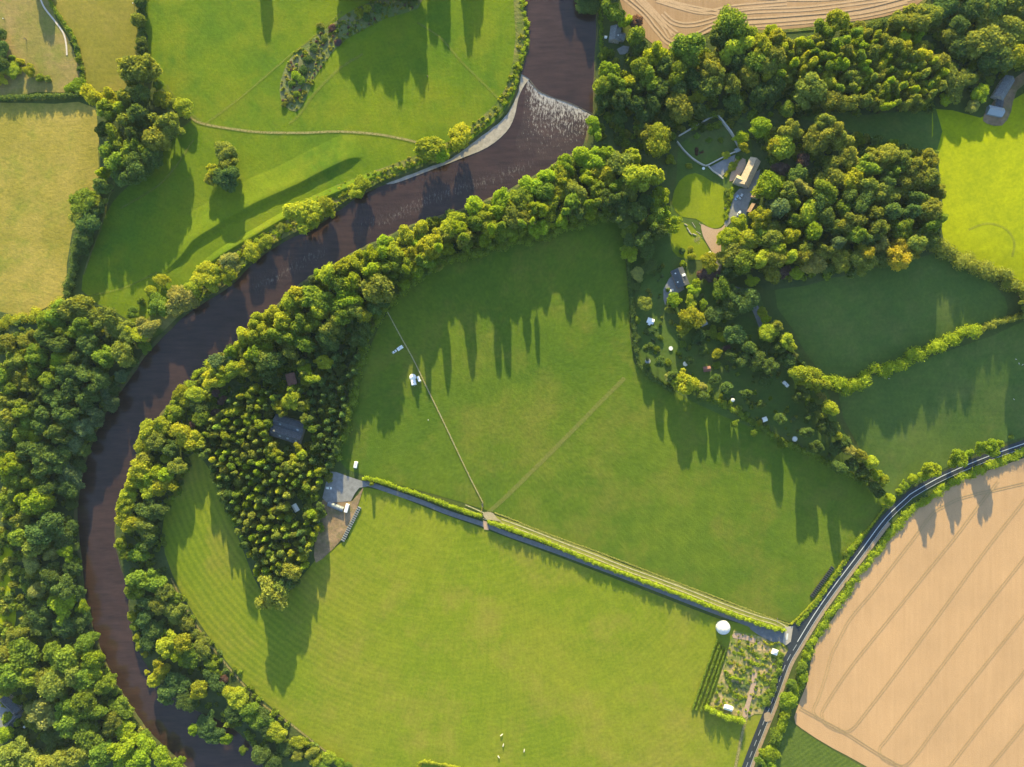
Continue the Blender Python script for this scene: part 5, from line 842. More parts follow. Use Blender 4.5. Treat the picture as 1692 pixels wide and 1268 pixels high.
# ------------------------------------------------------------------ buildings
def gable(L, Wd, wh, rh, x0=0.0, y0=0.0, z0=0.0):
    """walls with gables: ridge along x"""
    m = MB(); a, b = L / 2, Wd / 2
    V = [(-a, -b, -1), (a, -b, -1), (a, b, -1), (-a, b, -1), (-a, -b, wh), (a, -b, wh), (a, b, wh), (-a, b, wh), (-a, 0, wh + rh), (a, 0, wh + rh)]
    m.add([(x + x0, y + y0, z + z0) for x, y, z in V], [(0, 1, 5, 4), (1, 2, 6, 9, 5), (2, 3, 7, 6), (3, 0, 4, 8, 7), (4, 5, 9, 8), (6, 7, 8, 9)]); return m
def roof_geo(m, L, Wd, wh, rh, over=.35, th=.16, x0=0.0, y0=0.0):
    a, b = L / 2 + over, Wd / 2 + over; dz = rh * over / (Wd / 2); e = wh - dz + .02
    for s in (-1, 1):
        V = [(-a, 0, wh + rh + .02), (a, 0, wh + rh + .02), (a, s * b, e), (-a, s * b, e)]
        V += [(x, y, z + th) for x, y, z in V]
        m.add([(x + x0, y + y0, z) for x, y, z in V], [(0, 1, 2, 3), (4, 5, 6, 7), (0, 1, 5, 4), (1, 2, 6, 5), (2, 3, 7, 6), (3, 0, 4, 7)])
    m.cyl((x0 - a, y0, wh + rh + th + .03), (x0 + a, y0, wh + rh + th + .03), .12, .12, 6); return m
def opening(parent, kind, x, y, z, w_, h_, axis, mat):
    """a window or door standing 4 cm proud of the wall: axis 'y' wall facing +-y, 'x' wall facing +-x"""
    m = MB(); s = 1 if (y if axis == 'y' else x) > 0 else -1; d = .05 * s
    if axis == 'y': m.box(x - w_ / 2, x + w_ / 2, min(y, y + d), max(y, y + d), z, z + h_)
    else: m.box(min(x, x + d), max(x, x + d), y - w_ / 2, y + w_ / 2, z, z + h_)
    o = m.build(kind, M['white'], parent); p = MB(); e = .09; d2 = .03 * s
    if kind in ('window', 'door'):
        pm = M['glass'] if kind == 'window' else mat
        if axis == 'y': p.box(x - w_ / 2 + e, x + w_ / 2 - e, min(y + d, y + d + d2), max(y + d, y + d + d2), z + e, z + h_ - e)
        else: p.box(min(x + d, x + d + d2), max(x + d, x + d + d2), y - w_ / 2 + e, y + w_ / 2 - e, z + e, z + h_ - e)
        p.build('pane' if kind == 'window' else 'door_leaf', pm, o)
    return o
def house(name, label, cat, px, py, L, Wd, ang, wh, rh, wall, roof, chim=(), wins=3, dorm=(), sky=(), wing=None):
    t = thing(name, label, cat, px, py, ang)
    gable(L, Wd, wh, rh).build('wall', wall, t)
    r = roof_geo(MB(), L, Wd, wh, rh).build('roof', roof, t)
    for cx in chim:
        c = MB(); c.box(cx - .45, cx + .45, -.35, .35, wh + rh - .6, wh + rh + 1.1, .06); ch = c.build('chimney', M['stone'], r)
        for q in (-.2, .2): MB().cyl((cx + q, 0, wh + rh + 1.1), (cx + q, 0, wh + rh + 1.5), .12, .1, 8).build('chimney_pot', M['brick'], t)
    for i in range(wins):
        x = -L / 2 + L * (i + .5) / wins
        for s in (-1, 1):
            opening(t, 'window', x, s * Wd / 2, 1.0, 1.1, 1.2, 'y', None)
            if wh > 4: opening(t, 'window', x, s * Wd / 2, 3.4, 1.0, 1.1, 'y', None)
    opening(t, 'door', L / 2, 0, 0, 1.0, 2.1, 'x', M['wood'])
    sl = math.atan2(rh, Wd / 2)
    for x, s in dorm:
        d = MB(); y0, y1 = s * Wd * .12, s * Wd * .40; z0 = wh + rh * .25
        d.box(x - .9, x + .9, min(y0, y1), max(y0, y1), wh + rh * .1, wh + rh * .86, .08); d.build('dormer', M['white'], t)
    for x, s, f in sky:
        m = MB(); y = s * Wd / 2 * (1 - f); z = wh + rh * f + .2; dy = .5 * s; dz = -.5 * math.tan(sl)
        m.add([(x - .45, y, z), (x + .45, y, z), (x + .45, y + dy * 1.6, z + dz * 1.6), (x - .45, y + dy * 1.6, z + dz * 1.6)] + [(x - .45, y, z + .1), (x + .45, y, z + .1), (x + .45, y + dy * 1.6, z + dz * 1.6 + .1), (x - .45, y + dy * 1.6, z + dz * 1.6 + .1)],
              [(0, 1, 2, 3), (4, 5, 6, 7), (0, 1, 5, 4), (1, 2, 6, 5), (2, 3, 7, 6), (3, 0, 4, 7)]); m.build('skylight', M['panel'], t)
    if wing:
        x0, y0, l2, w2_, wh2, rh2 = wing      # a lower range with its ridge along y
        m = gable(l2, w2_, wh2, rh2); m.V = [(x0 - y, y0 + x, z) for x, y, z in m.V]; m.build('wing_wall', wall, t)
        m = roof_geo(MB(), l2, w2_, wh2, rh2); m.V = [(x0 - y, y0 + x, z) for x, y, z in m.V]; m.build('wing_roof', roof, t)
    return t
h1 = house('sandstone_house', 'long house with pale sandstone roof beside the walled garden and grey courtyard', 'house', 1235, 288, 20.5, 7.6, 115, 4.6, 2.2, M['stone'], M['stone_roof'], (-8.5, 1, 9), 5, wing=(8.0, -4.2, 5.6, 5.2, 3.6, 1.8))
house('outbuilding', 'small outbuilding with a brown tiled roof across the courtyard from the sandstone house', 'outbuilding', 1247, 322, 6.4, 4.6, 112, 2.6, 1.7, M['stone'], M['tile'], (), 1)
house('outbuilding', 'low brown roofed outbuilding at the lower end of the courtyard by the white car', 'outbuilding', 1241, 346, 6.8, 3.8, 120, 2.3, 1.3, M['stone'], M['tile'], (), 1)
house('slate_cottage', 'cottage with a dark slate roof and white dormer among the garden trees', 'cottage', 1122, 460, 13.2, 9.0, 68, 3.4, 3.6, M['brick'], M['slate'], (4.6,), 3, ((-.6, 1),), ((-4, -1, .5), (2.5, -1, .35)))
house('slate_cottage', 'grey slate cottage by the river below the stubble field', 'cottage', 1015, 61, 10.0, 7.5, 98, 4.4, 2.8, M['stone'], M['slate2'], (-4.2,), 2, (), ((1.5, 1, .5),), wing=(.8, 4.6, 5.4, 5.0, 3.6, 2.2))
hb_ = house('long_barn', 'long grey slate building beside the lime green field', 'building', 1652, 150, 16.5, 7.2, 121, 4.4, 2.6, M['stone'], M['slate2'], (), 4)
house('farmhouse', 'dark roofed farmhouse range at the lower left farmyard, running down to the right', 'farmhouse', 24, 1161, 15.0, 6.0, 45, 4.4, 2.4, M['stone'], M['slate'], (-6.6, 6.4), 3)
house('farm_range', 'low dark slate farm range across the lower left courtyard', 'outbuilding', 24, 1190, 17.0, 4.8, 133, 3.0, 1.8, M['stone'], M['slate'], (), 3)
# double ranged barn in the plantation
t = thing('large_barn', 'large dark slate roofed barn hidden in the bend plantation', 'barn', 479, 709, 18)
for k, y in enumerate((-4.1, 4.1)):
    gable(23, 8.0, 5.2, 2.3, 0, y).build('wall', M['stone'], t)
    r = roof_geo(MB(), 23, 8.0, 5.2, 2.3, .1, .16, 0, y).build('roof', M['slate'] , t)
    for x in (-3.5, 2.5, 9.0) if k == 0 else (-6, 7.5):
        m = MB(); z = 5.2 + 2.3 * .5; m.add([(x - .8, y - 2.6, z - .36), (x + .8, y - 2.6, z - .36), (x + .8, y - 1.4, z + .36), (x - .8, y - 1.4, z + .36)] + [(x - .8, y - 2.6, z - .04), (x + .8, y - 2.6, z - .04), (x + .8, y - 1.4, z + .70), (x - .8, y - 1.4, z + .70)],
            [(0, 1, 2, 3), (4, 5, 6, 7), (0, 1, 5, 4), (1, 2, 6, 5), (2, 3, 7, 6), (3, 0, 4, 7)]); m.build('skylight', M['cons_glass'], r)
m = MB(); m.box(-.08, .08, -9, -8.5, 0, 0.1); opening(t, 'door', -11.5, -4.1, 0, 3.2, 3.6, 'x', M['wood']); opening(t, 'door', 11.5, 4.1, 0, 3.2, 3.6, 'x', M['wood'])
# conservatory wing
t = thing('glass_conservatory', 'glass roofed conservatory at the foot of the long slate building', 'conservatory', 1641, 186, 12)
gable(11, 6.2, 2.6, 1.9).build('wall', M['cons_glass'], t); roof_geo(MB(), 11, 6.2, 2.6, 1.9, .2, .1).build('roof', M['cons_glass'], t)
m = MB()
for i in range(9):
    x = -5 + i * 1.25
    for s in (-1, 1): m.cyl((x, 0, 4.66), (x, s * 3.25, 2.62), .06, .06, 5)
m.build('glazing_bars', M['white'], t)
house('link_building', 'small dark flat link between the long slate building and the conservatory', 'outbuilding', 1648, 173, 5.2, 4.6, 100, 2.5, .9, M['stone'], M['slate'], (), 1)
# walls
def wall(name, label, pts, h, th, mat, cat='wall'):
    m = MB(); c = spline(pts, 3); w3 = [P(*p) for p in c]
    o3 = w3[0]
    for i in range(len(w3) - 1):
        a, b = w3[i], w3[i + 1]; d = b - a; d.z = 0; tt = d.normalized(); nn = Vector((-tt.y, tt.x, 0)) * th / 2; hh = h + rng.uniform(-.06, .06)
        V = [a - nn, a + nn, b + nn, b - nn]; V = [(v.x - o3.x, v.y - o3.y, v.z - o3.z - .4) for v in V] + [(v.x - o3.x, v.y - o3.y, v.z - o3.z + hh) for v in V]
        m.add(V, [(0, 1, 2, 3), (4, 5, 6, 7), (0, 1, 5, 4), (1, 2, 6, 5), (2, 3, 7, 6), (3, 0, 4, 7)])
    o = m.build(name, mat); o.location = o3; tag(o, label, cat); return o
M['wall_cap'] = plain('pale_lichened_stone', (.44, .41, .37), .9, .2, 1.5, .2, .05)
wall('garden_wall', 'high stone wall along the upper left side of the walled garden', [(1121, 226), (1140, 215), (1162, 202), (1183, 191)], 2.6, .8, M['wall_cap'])
wall('garden_wall', 'broad stone wall down the upper right side of the walled garden', [(1184, 191), (1196, 206), (1208, 222), (1219, 242), (1223, 249)], 2.6, 1.1, M['wall_cap'])
wall('garden_wall', 'stone wall along the lower left side of the walled garden', [(1118, 235), (1128, 248), (1141, 261), (1154, 270), (1164, 275)], 2.2, .7, M['wall_cap'])
wall('garden_wall', 'sunlit stone wall between the walled garden and the grey triangular yard', [(1165, 275), (1171, 273), (1184, 266), (1200, 258), (1214, 252)], 2.0, .8, M['wall_cap'])
wall('garden_wall', 'short stone wall slanting down from the walled garden to the lawn', [(1170, 275), (1177, 283), (1186, 289), (1194, 296)], 1.6, .7, M['wall_cap'])
t = thing('glasshouse', 'small grey lean-to glasshouse in the right corner of the walled garden', 'glasshouse', 1218, 249, -25)
gable(4.2, 2.8, 1.9, .9).build('wall', M['cons_glass'], t); roof_geo(MB(), 4.2, 2.8, 1.9, .9, .12, .08).build('roof', M['felt'], t)
def shed(label, px, py, L, Wd, ang, wall, roof, cat='shed', wh=2.0, rh=.7, name='garden_shed'):
    t = thing(name, label, cat, px, py, ang); gable(L, Wd, wh, rh).build('wall', wall, t); roof_geo(MB(), L, Wd, wh, rh, .2, .08).build('roof', roof, t)
    opening(t, 'door', L / 2, 0, 0, .8, 1.8, 'x', M['wood']); return t
t = shed('pale blue grey garden shed with a small white porch near the pasture hedge', 1074, 531, 4.8, 3.6, 20, M['wood'], M['panel'])
MB().box(-.9, .9, -3.2, -1.85, 0, 2.1, .1).build('porch', M['white'], t)
shed('grey roofed shed under the yellow tree in the gardens', 1162, 535, 4.6, 3.2, -25, M['wood'], M['felt'])
shed('brown red roofed shed right of the round bright garden trees', 1167, 610, 5.0, 3.6, -8, M['wood'], M['red_felt'])
shed('small shed with a pinkish roof on the garden edge below the caravan', 1262, 693, 3.2, 3.0, -20, M['brick'], M['canvas'])
shed('small white store shed half hidden on the plantation edge by the bare earth', 526, 864, 4.2, 2.0, -80, M['wood'], M['felt'])
shed('brown red roofed hut among the trees above the large dark barn', 483, 627, 8.5, 6.5, 75, M['wood'], M['red_felt'], 'hut', 2.8, 1.6, 'woodland_hut')
# ------------------------------------------------------------------ vehicles
def loft(m, secs):
    """secs: list of (x, halfwidth, z0, z1, topwidth factor)"""
    n0 = len(m.V); V = []
    for x, hw, z0, z1, tf in secs: V += [(x, -hw, z0), (x, hw, z0), (x, hw, z0 + (z1 - z0) * .7), (x, hw * tf, z1), (x, -hw * tf, z1), (x, -hw, z0 + (z1 - z0) * .7)]
    F = []
    for i in range(len(secs) - 1):
        for k in range(6): F.append((i * 6 + k, i * 6 + (k + 1) % 6, i * 6 + 6 + (k + 1) % 6, i * 6 + 6 + k))
    F += [tuple(range(5, -1, -1)), tuple(len(V) - 6 + k for k in range(6))]; return m.add(V, F)
def wheels(t, xs, hw, r=.32):
    for x in xs:
        for s in (-1, 1):
            w_ = MB().cyl((x, s * (hw - .18), r), (x, s * (hw + .02), r), r, r, 14).build('wheel', M['tyre'], t)
            MB().cyl((x, s * (hw + .02), r), (x, s * (hw + .035), r), r * .55, r * .5, 10).build('rim', M['steel'], w_)
def car(label, px, py, ang, paint, L=4.4, group=None, name='parked_car'):
    t = thing(name, label, 'car', px, py, ang, group); a = L / 2; hw = .88
    loft(MB(), [(-a, .72, .35, .72, .9), (-a + .25, .86, .25, .92, .92), (-a + 1.2, hw, .22, .98, .94), (a - 1.1, hw, .22, .96, .94), (a - .3, .84, .25, .82, .9), (a, .68, .35, .66, .9)]).build('body', paint, t, True)
    g = loft(MB(), [(-a + .35, .70, .9, .96, .95), (-a + .95, .76, .9, 1.42, .84), (a - 2.0, .78, .9, 1.46, .84), (a - 1.2, .74, .9, 1.0, .95)]).build('windows', M['glass'], t)
    loft(MB(), [(-a + .62, .72, 1.38, 1.50, .9), (a - 1.75, .74, 1.40, 1.53, .9)]).build('roof', paint, t)
    wheels(t, (-a + .8, a - .85), hw)
    for s in (-1, 1):
        MB().box(a - .12, a + .01, s * .55 - .16, s * .55 + .16, .5, .66, .03).build('headlight', M['panel'], t)
    return t
def caravan(label, px, py, ang, L, Wd, name='caravan'):
    t = thing(name, label, 'caravan', px, py, ang); a, b = L / 2, Wd / 2
    loft(MB(), [(-a, b * .96, .5, 2.2, .9), (-a + .25, b, .42, 2.5, .93), (a - .5, b, .42, 2.55, .93), (a - .12, b * .98, .45, 2.2, .9), (a, b * .96, .6, 1.6, .9)]).build('body', M['panel'], t)
    for s in (-1, 1):
        w_ = MB().box(-a * .5, a * .4, min(s * b, s * (b + .03)), max(s * b, s * (b + .03)), 1.25, 1.85).build('window', M['glass'], t)
    MB().box(a - .02, a + .04, -b * .6, b * .6, 1.2, 1.75).build('window', M['glass'], t)
    MB().box(-.35, .35, -.3, .3, 2.53, 2.64, .04).build('roof_vent', M['felt'], t)
    MB().cyl((a, -.5, .5), (a + 1.0, 0, .45), .05).cyl((a, .5, .5), (a + 1.0, 0, .45), .05).build('drawbar', M['steel'], t)
    wheels(t, (0,), b, .33); return t
car('pale blue car parked at the upper end of the courtyard, left of its twin', 1217, 327, 118, M['blue_paint'])
car('silver car parked beside a pale blue car in the courtyard', 1224, 325, 118, M['silver'])
car('white car parked at the lower end of the courtyard', 1221, 353, 122, M['white'])
car('white car parked on the left side of the grey yard by the plantation', 543.5, 806.5, 5, M['white'])
car('white car on the grey drive beside the slate cottage', 1108, 481, -20, M['white'])
car('small pale car in the lower left farmyard', 43, 1199, -50, M['silver'], 3.8)
car('small white car parked behind the caravan near the diagonal fence', 652, 581.5, -35, M['white'], 3.6)
car('white car at the foot of the pink gravel drive', 1174, 420, 60, M['white'], 3.8)
caravan('white caravan in the shaded pasture corner beside the diagonal fence', 661.5, 575.5, -35, 4.6, 2.4)
caravan('broad white caravan touching the round white tent in the pasture', 684, 632.5, 78, 3.9, 3.6)
caravan('narrow white caravan between the round tent and the diagonal fence', 692.5, 626.5, 66, 4.2, 1.9)
caravan('lone white caravan in the shade above the grey yard', 588.5, 768, 102, 4.8, 2.5)
caravan('pale caravan standing by the hedgerow at the top of the narrow garden', 1297, 635, 45, 5.0, 2.2)
t = thing('box_trailer', 'white box trailer beside the long grey shelter in the yard', 'trailer', 574, 839, 105)
MB().box(-3.1, 3.1, -1.2, 1.2, .9, 3.2, .08).build('box', M['panel'], t); MB().box(-3.0, 3.6, -.9, .9, .65, .88, .02).build('chassis', M['steel'], t); wheels(t, (-2.0, -1.1), 1.15, .42)
MB().cyl((3.6, 0, .6), (4.4, 0, .5), .07).build('drawbar', M['steel'], t)
# rounded shelter in the yard
t = thing('barrel_shelter', 'long blue grey barrel roofed shelter on the south edge of the yard', 'shelter', 555, 837, 22)
m = MB(); n = 10; V = []
for x in (-6, 6): V += [(x, -2.0 * math.cos(math.pi * i / n), 2.6 * math.sin(math.pi * i / n) ** .8) for i in range(n + 1)]
m.add(V, [(i, i + 1, n + 2 + i, n + 1 + i) for i in range(n)] + [tuple(range(n, -1, -1)), tuple(range(n + 1, 2 * n + 2))]); m.build('cover', M['tin'], t)
m = MB()
for k in range(7):
    x = -5.9 + k * 1.97
    for i in range(n): m.cyl((x, -2.03 * math.cos(math.pi * i / n), 2.63 * math.sin(math.pi * i / n) ** .8), (x, -2.03 * math.cos(math.pi * (i + 1) / n), 2.63 * math.sin(math.pi * (i + 1) / n) ** .8), .05, .05, 4)
m.build('hoops', M['steel'], t)
# ------------------------------------------------------------------ tents and domes
t = thing('geodesic_dome', 'big white faceted dome between the lane and the vegetable plot', 'dome', 1194, 1036)
iv, jf = ICO
def sub(v, f):
    v = [tuple(x) for x in v]; c = {}; out = []
    def mid(a, b):
        k = (min(a, b), max(a, b))
        if k not in c: p = (np.array(v[a]) + np.array(v[b])); p /= np.linalg.norm(p); v.append(tuple(p)); c[k] = len(v) - 1
        return c[k]
    for a, b, d in f:
        x, y, z = mid(a, b), mid(b, d), mid(d, a); out += [(a, x, z), (x, b, y), (z, y, d), (x, y, z)]
    return v, out
v, f = sub(iv, jf.tolist()); v, f = sub(v, f)
keep = [q for q in f if min(v[i][2] for i in q) > -.18]
us = sorted({i for q in keep for i in q}); mp = {i: k for k, i in enumerate(us)}
RD = 5.3
mk('cover', [(v[i][0] * RD, v[i][1] * RD, (v[i][2] + .15) * RD * .95) for i in us], [tuple(mp[i] for i in q) for q in keep], M['canvas'], t)
m = MB(); eds = {tuple(sorted((q[i], q[(i + 1) % 3]))) for q in keep for i in range(3)}
for a, b in eds: m.cyl(*[(v[i][0] * RD * 1.006, v[i][1] * RD * 1.006, (v[i][2] + .15) * RD * .956) for i in (a, b)], .05, .05, 4)
m.build('frame', M['steel'], t); MB().box(-.9, .9, -RD * 1.03, -RD * .9, 0, 2.1, .1).build('door', M['glass'], t)
def round_tent(label, px, py, r, wh, rh, name='round_tent', mat='canvas'):
    t = thing(name, label, 'tent', px, py); n = 16
    MB().cyl((0, 0, 0), (0, 0, wh), r, r, n).build('wall', M[mat], t)
    m = MB(); V = [(r * 1.06 * math.cos(2 * math.pi * i / n), r * 1.06 * math.sin(2 * math.pi * i / n), wh) for i in range(n)] + [(.25 * math.cos(2 * math.pi * i / n), .25 * math.sin(2 * math.pi * i / n), wh + rh) for i in range(n)]
    m.add(V, [(i, (i + 1) % n, n + (i + 1) % n, n + i) for i in range(n)] + [tuple(range(n, 2 * n))]); m.build('roof', M[mat], t)
    MB().box(-.5, .5, -r * 1.03, -r * .9, .1, wh - .1).build('door', M['wood'], t); return t
round_tent('round white tent beside the broad caravan in the pasture', 682.5, 623.5, 2.35, 1.9, .8)
round_tent('pale round tent half under a tree at the lower left farmyard', 45, 1185, 2.6, 1.7, 1.2)
t = thing('ridge_tent', 'white tent standing in a clearing of the bend plantation', 'tent', 489, 839, 60)
gable(5.4, 3.4, 1.2, 1.6).build('wall', M['canvas'], t); roof_geo(MB(), 5.4, 3.4, 1.2, 1.6, .3, .05).build('fly_sheet', M['canvas'], t)
t = thing('party_tent', 'small white tent on the grass corner by the road junction', 'tent', 1279, 1076, 20)
m = MB()
for x in (-1.9, 1.9):
    for y in (-1.9, 1.9): m.cyl((x, y, 0), (x, y, 2.2), .05)
m.build('poles', M['steel'], t); m = MB(); m.add([(-2.1, -2.1, 2.1), (2.1, -2.1, 2.1), (2.1, 2.1, 2.1), (-2.1, 2.1, 2.1), (0, 0, 3.3)], [(0, 1, 4), (1, 2, 4), (2, 3, 4), (3, 0, 4), (3, 2, 1, 0)]); m.build('canopy', M['canvas'], t)
MB().box(-2.0, 2.0, -2.02, -1.98, .1, 2.1).box(-2.02, -1.98, -1.95, 1.95, .1, 2.1).build('side_panel', M['canvas'], t)
shed('white roofed shed near the high hedge of the vegetable plot', 1202, 1168, 6.2, 3.2, 18, M['white'], M['panel'], 'shed', 2.1, .8)
def trampoline(label, px, py, r, mat):
    t = thing('trampoline', label, 'trampoline', px, py); n = 18
    MB().cyl((0, 0, .82), (0, 0, .86), r * .86, r * .86, n).build('mat', mat, t)
    m = MB(); p = [(r * math.cos(2 * math.pi * i / n), r * math.sin(2 * math.pi * i / n), .84) for i in range(n)]
    for i in range(n): m.cyl(p[i], p[(i + 1) % n], .12, .12, 5)
    m.build('padded_rim', M['white'], t)
    for i in range(0, n, 3): MB().cyl((p[i][0], p[i][1], 0), p[i], .04).build('leg', M['steel'], t)
trampoline('round white trampoline in the middle of the shady gardens', 1108, 576, 1.5, M['panel'])
trampoline('grey white round trampoline close to the pasture corner hedge', 1070, 597, 1.9, M['felt'])
trampoline('pale round trampoline at the far narrow end of the gardens', 1312.5, 725.5, 1.9, M['canvas'])
def parasol(label, px, py, r, ang=0):
    t = thing('parasol', label, 'parasol', px, py, ang); MB().cyl((0, 0, 0), (0, 0, 2.3), .04).build('pole', M['wood'], t); n = 8
    m = MB(); m.add([(r * math.cos(2 * math.pi * i / n), r * math.sin(2 * math.pi * i / n), 1.95) for i in range(n)] + [(0, 0, 2.55)], [(i, (i + 1) % n, n) for i in range(n)]); m.build('canopy', M['canvas'], t)
    MB().cyl((0, 0, 0), (0, 0, .12), .35, .3, 10).build('base', M['stone'], t)
parasol('white garden parasol left of the brown red shed', 1131.5, 601.5, 1.9)
parasol('small bluish white parasol by the low garden edge hedge', 1209.5, 661, 1.5)
t = thing('garden_bench', 'pale wooden bench on the shrub border of the sunlit lawn', 'bench', 1198, 345, 20)
MB().box(-.9, .9, -.25, .25, .42, .48).build('seat', M['pale_wood'], t); MB().box(-.9, .9, .22, .28, .5, .95).build('backrest', M['pale_wood'], t)
for x in (-.75, .75):
    for y in (-.2, .2): MB().box(x - .05, x + .05, y - .05, y + .05, 0, .42).build('leg', M['pale_wood'], t)
t = thing('garden_table', 'small white table outside the lower left corner of the walled garden', 'table', 1162, 279)
MB().cyl((0, 0, .70), (0, 0, .76), 1.1, 1.1, 14).build('tabletop', M['white'], t)
for a in range(4): MB().cyl((.7 * math.cos(a * 1.57), .7 * math.sin(a * 1.57), 0), (.7 * math.cos(a * 1.57), .7 * math.sin(a * 1.57), .7), .05).build('leg', M['white'], t)
# timber stacked on the small lawn: each log
for i, (x, y, l, a, lab) in enumerate([(1133, 372, 2.6, 30, 'short pale log lying at the upper end of the timber on the small lawn'), (1137, 380, 3.6, 55, 'long pale log across the middle of the timber on the small lawn'), (1140, 385, 3.2, 50, 'pale log lying just below the longest log on the small lawn'), (1147, 388, 2.8, 25, 'thick pale log at the lower end of the timber on the small lawn'),
                                      (1154, 385, 4.0, 30, 'slim bluish pole lying by the edge of the gravel drive'), (1146, 372, 4.6, 58, 'thin bright pole lying alone on the small lawn grass'), (1157, 371, 2.4, 50, 'short pale log at the top corner of the gravel drive')]):
    t = MB(); r = .45 if i < 4 else .22; t.cyl((-l / 2, 0, r), (l / 2, .05, r), r, r * .85, 9); o = t.build('log', M['logs']); o.location = P(x, y); o.rotation_euler = (0, 0, R(-a)); tag(o, lab, 'log', 'timber lying on the small lawn')
t = thing('brushwood_heap', 'tangled brown brushwood heap beside the gravel drive', 'brushwood', 1151, 396); m = MB(); g = random.Random(4)
for i in range(60):
    a = g.uniform(0, 6.28); x, y = g.gauss(0, 1.2), g.gauss(0, 1.2); m.cyl((x, y, g.uniform(0, .5)), (x + 1.6 * math.cos(a), y + 1.6 * math.sin(a), g.uniform(.1, .9)), .06, .03, 4)
m.build('branches', M['pale_wood'], t)
t = thing('compost_heap', 'rough purplish heap of garden waste in the lower left of the walled garden', 'compost heap', 1153, 251); m = MB()
v_, f_ = cloud([(g.gauss(0, 1.5), g.gauss(0, 1.1), .3, g.uniform(.7, 1.4), g.uniform(.7, 1.4), .6) for _ in range(9)], 500, .35, 77, .4)
o = D.objects.new('heap', leafmesh('heap', v_, f_, M['leaf'])); C.objects.link(o); o.parent = t; o.color = (.16, .10, .09, 1)
# ------------------------------------------------------------------ bales in two stacks
def bale_mesh(mat):
    m = MB(); n = 14
    for (x0, r0, x1, r1) in ((-.66, .52, -.58, .66), (-.58, .66, .58, .66), (.58, .66, .66, .52)): m.cyl((x0, 0, .66), (x1, 0, .66), r0, r1, n)
    me = D.meshes.new('wrapped_bale'); me.from_pydata(m.V, [], m.F); me.materials.append(mat); return me
def bales(a, b, n, mat, rows, lab, grp, sp=1.42):
    me = bale_mesh(mat); pa, pb = P(*a), P(*b); d = pb - pa; t = d.normalized(); nn = Vector((-t.y, t.x, 0)); rz = math.atan2(nn.y, nn.x)
    for i in range(n):
        for k in range(rows):
            p = pa + d * (i / (n - 1)) + nn * (k - (rows - 1) / 2) * sp
            o = D.objects.new('wrapped_bale', me); C.objects.link(o); o.location = (p.x + rng.uniform(-.06, .06), p.y + rng.uniform(-.06, .06), hgt(p.x, p.y)); o.rotation_euler = (0, 0, rz + rng.uniform(-.06, .06))
            end = 'top end' if i == 0 else 'bottom end' if i == n - 1 else None
            tag(o, lab, 'bale', grp)
bales((594, 839), (567, 893), 17, M['grey_wrap'], 2, 'grey wrapped round bale in the double row beside the bare earth and mown field', 'grey wrapped bales beside the yard')
bales((1375, 938), (1341, 985), 17, M['black_wrap'], 2, 'black wrapped round bale in the double row at the pasture corner by the road', 'black wrapped bales by the road')
# ------------------------------------------------------------------ fences and gates
def fence(label, pts, post=4.5, grassy=True, h=1.15):
    w3 = [P(*p) for p in spline(pts, 10)]; t = empty('field_fence', w3[0]); tag(t, label, 'fence'); o = w3[0]
    m = MB(); m2 = MB(); acc = 0
    pm = MB(); pm.box(-.08, .08, -.08, .08, 0, h); pme = D.meshes.new('post'); pme.from_pydata(pm.V, [], pm.F); pme.materials.append(M['wood'])
    for i in range(len(w3) - 1):
        a, b = w3[i] - o, w3[i + 1] - o; d = (b - a).length
        for z in (.45, .8, 1.1): m.cyl((a.x, a.y, a.z + z), (b.x, b.y, b.z + z), .025, .025, 4)
        while acc < d:
            q = a.lerp(b, acc / d); p = D.objects.new('post', pme); C.objects.link(p); p.parent = t; p.location = q; acc += post
        acc -= d
    m.build('wire', M['steel'], t)
    if grassy:
        Lb = []
        for i in range(len(w3) - 1):
            a, b = w3[i] - o, w3[i + 1] - o; k = max(1, int((b - a).length / .55))
            for j in range(k): q = a.lerp(b, j / k); Lb.append((q.x + rng.uniform(-.12, .12), q.y, q.z + .15, .5, .5, rng.uniform(.2, .38)))
        V, F = [], []
        for k in range(0, len(Lb), 50):
            v, f = cloud(Lb[k:k + 50], 700, .22, 300 + k, .4, .8, False); n = len(V); V += v; F += [[i + n for i in q] for q in f]
        g_ = D.objects.new('unmown_grass', leafmesh('unmown_grass', V, F, M['leaf'])); C.objects.link(g_); g_.parent = t; g_.color = (.50, .47, .14, 1)
    return t
ribbon('grass_strip', [(640, 515), (662, 556), (684, 596), (705, 640), (728, 687), (755, 744), (775, 786), (798, 831)], 1.9, M['rut'], 3, label='pale strip of uncut grass under the diagonal fence')
fence('thin post and wire fence with pale uncut grass running diagonally down the big pasture', [(648, 530), (662, 556), (684, 596), (705, 640), (728, 687), (755, 744), (775, 786), (798, 831)])
fence('short curved fence between the diagonal fence and the gravel patch', [(797, 836), (797, 842), (795, 848)], 2.0)
def gate(label, px, py, ang, L=3.6):
    t = thing('field_gate', label, 'gate', px, py, ang); m = MB()
    for z in (.25, .5, .78, 1.1): m.cyl((-L / 2, 0, z), (L / 2, 0, z), .035, .035, 5)
    m.cyl((-L / 2, 0, .25), (L / 2, 0, 1.1), .03, .03, 5); m.build('bars', M['steel'], t)
    for s in (-1, 1): MB().box(s * L / 2 - .12, s * L / 2 + .12, -.12, .12, 0, 1.4, .03).build('post', M['wood'], t)
gate('metal field gate across the twin rut track close to the road junction', 1284, 1025, 90)
gate('metal field gate where the gravel patch meets the lane hedge gap', 802, 858, 20)
gate('metal gate at the foot of the diagonal fence', 798, 834, 100, 2.6)
gate('pale wooden gate at the lane bend beside the yard', 607, 802, 20, 3.2)
t = thing('water_trough', 'grey water trough at the bottom of the diagonal fence', 'trough', 797, 835, 80)
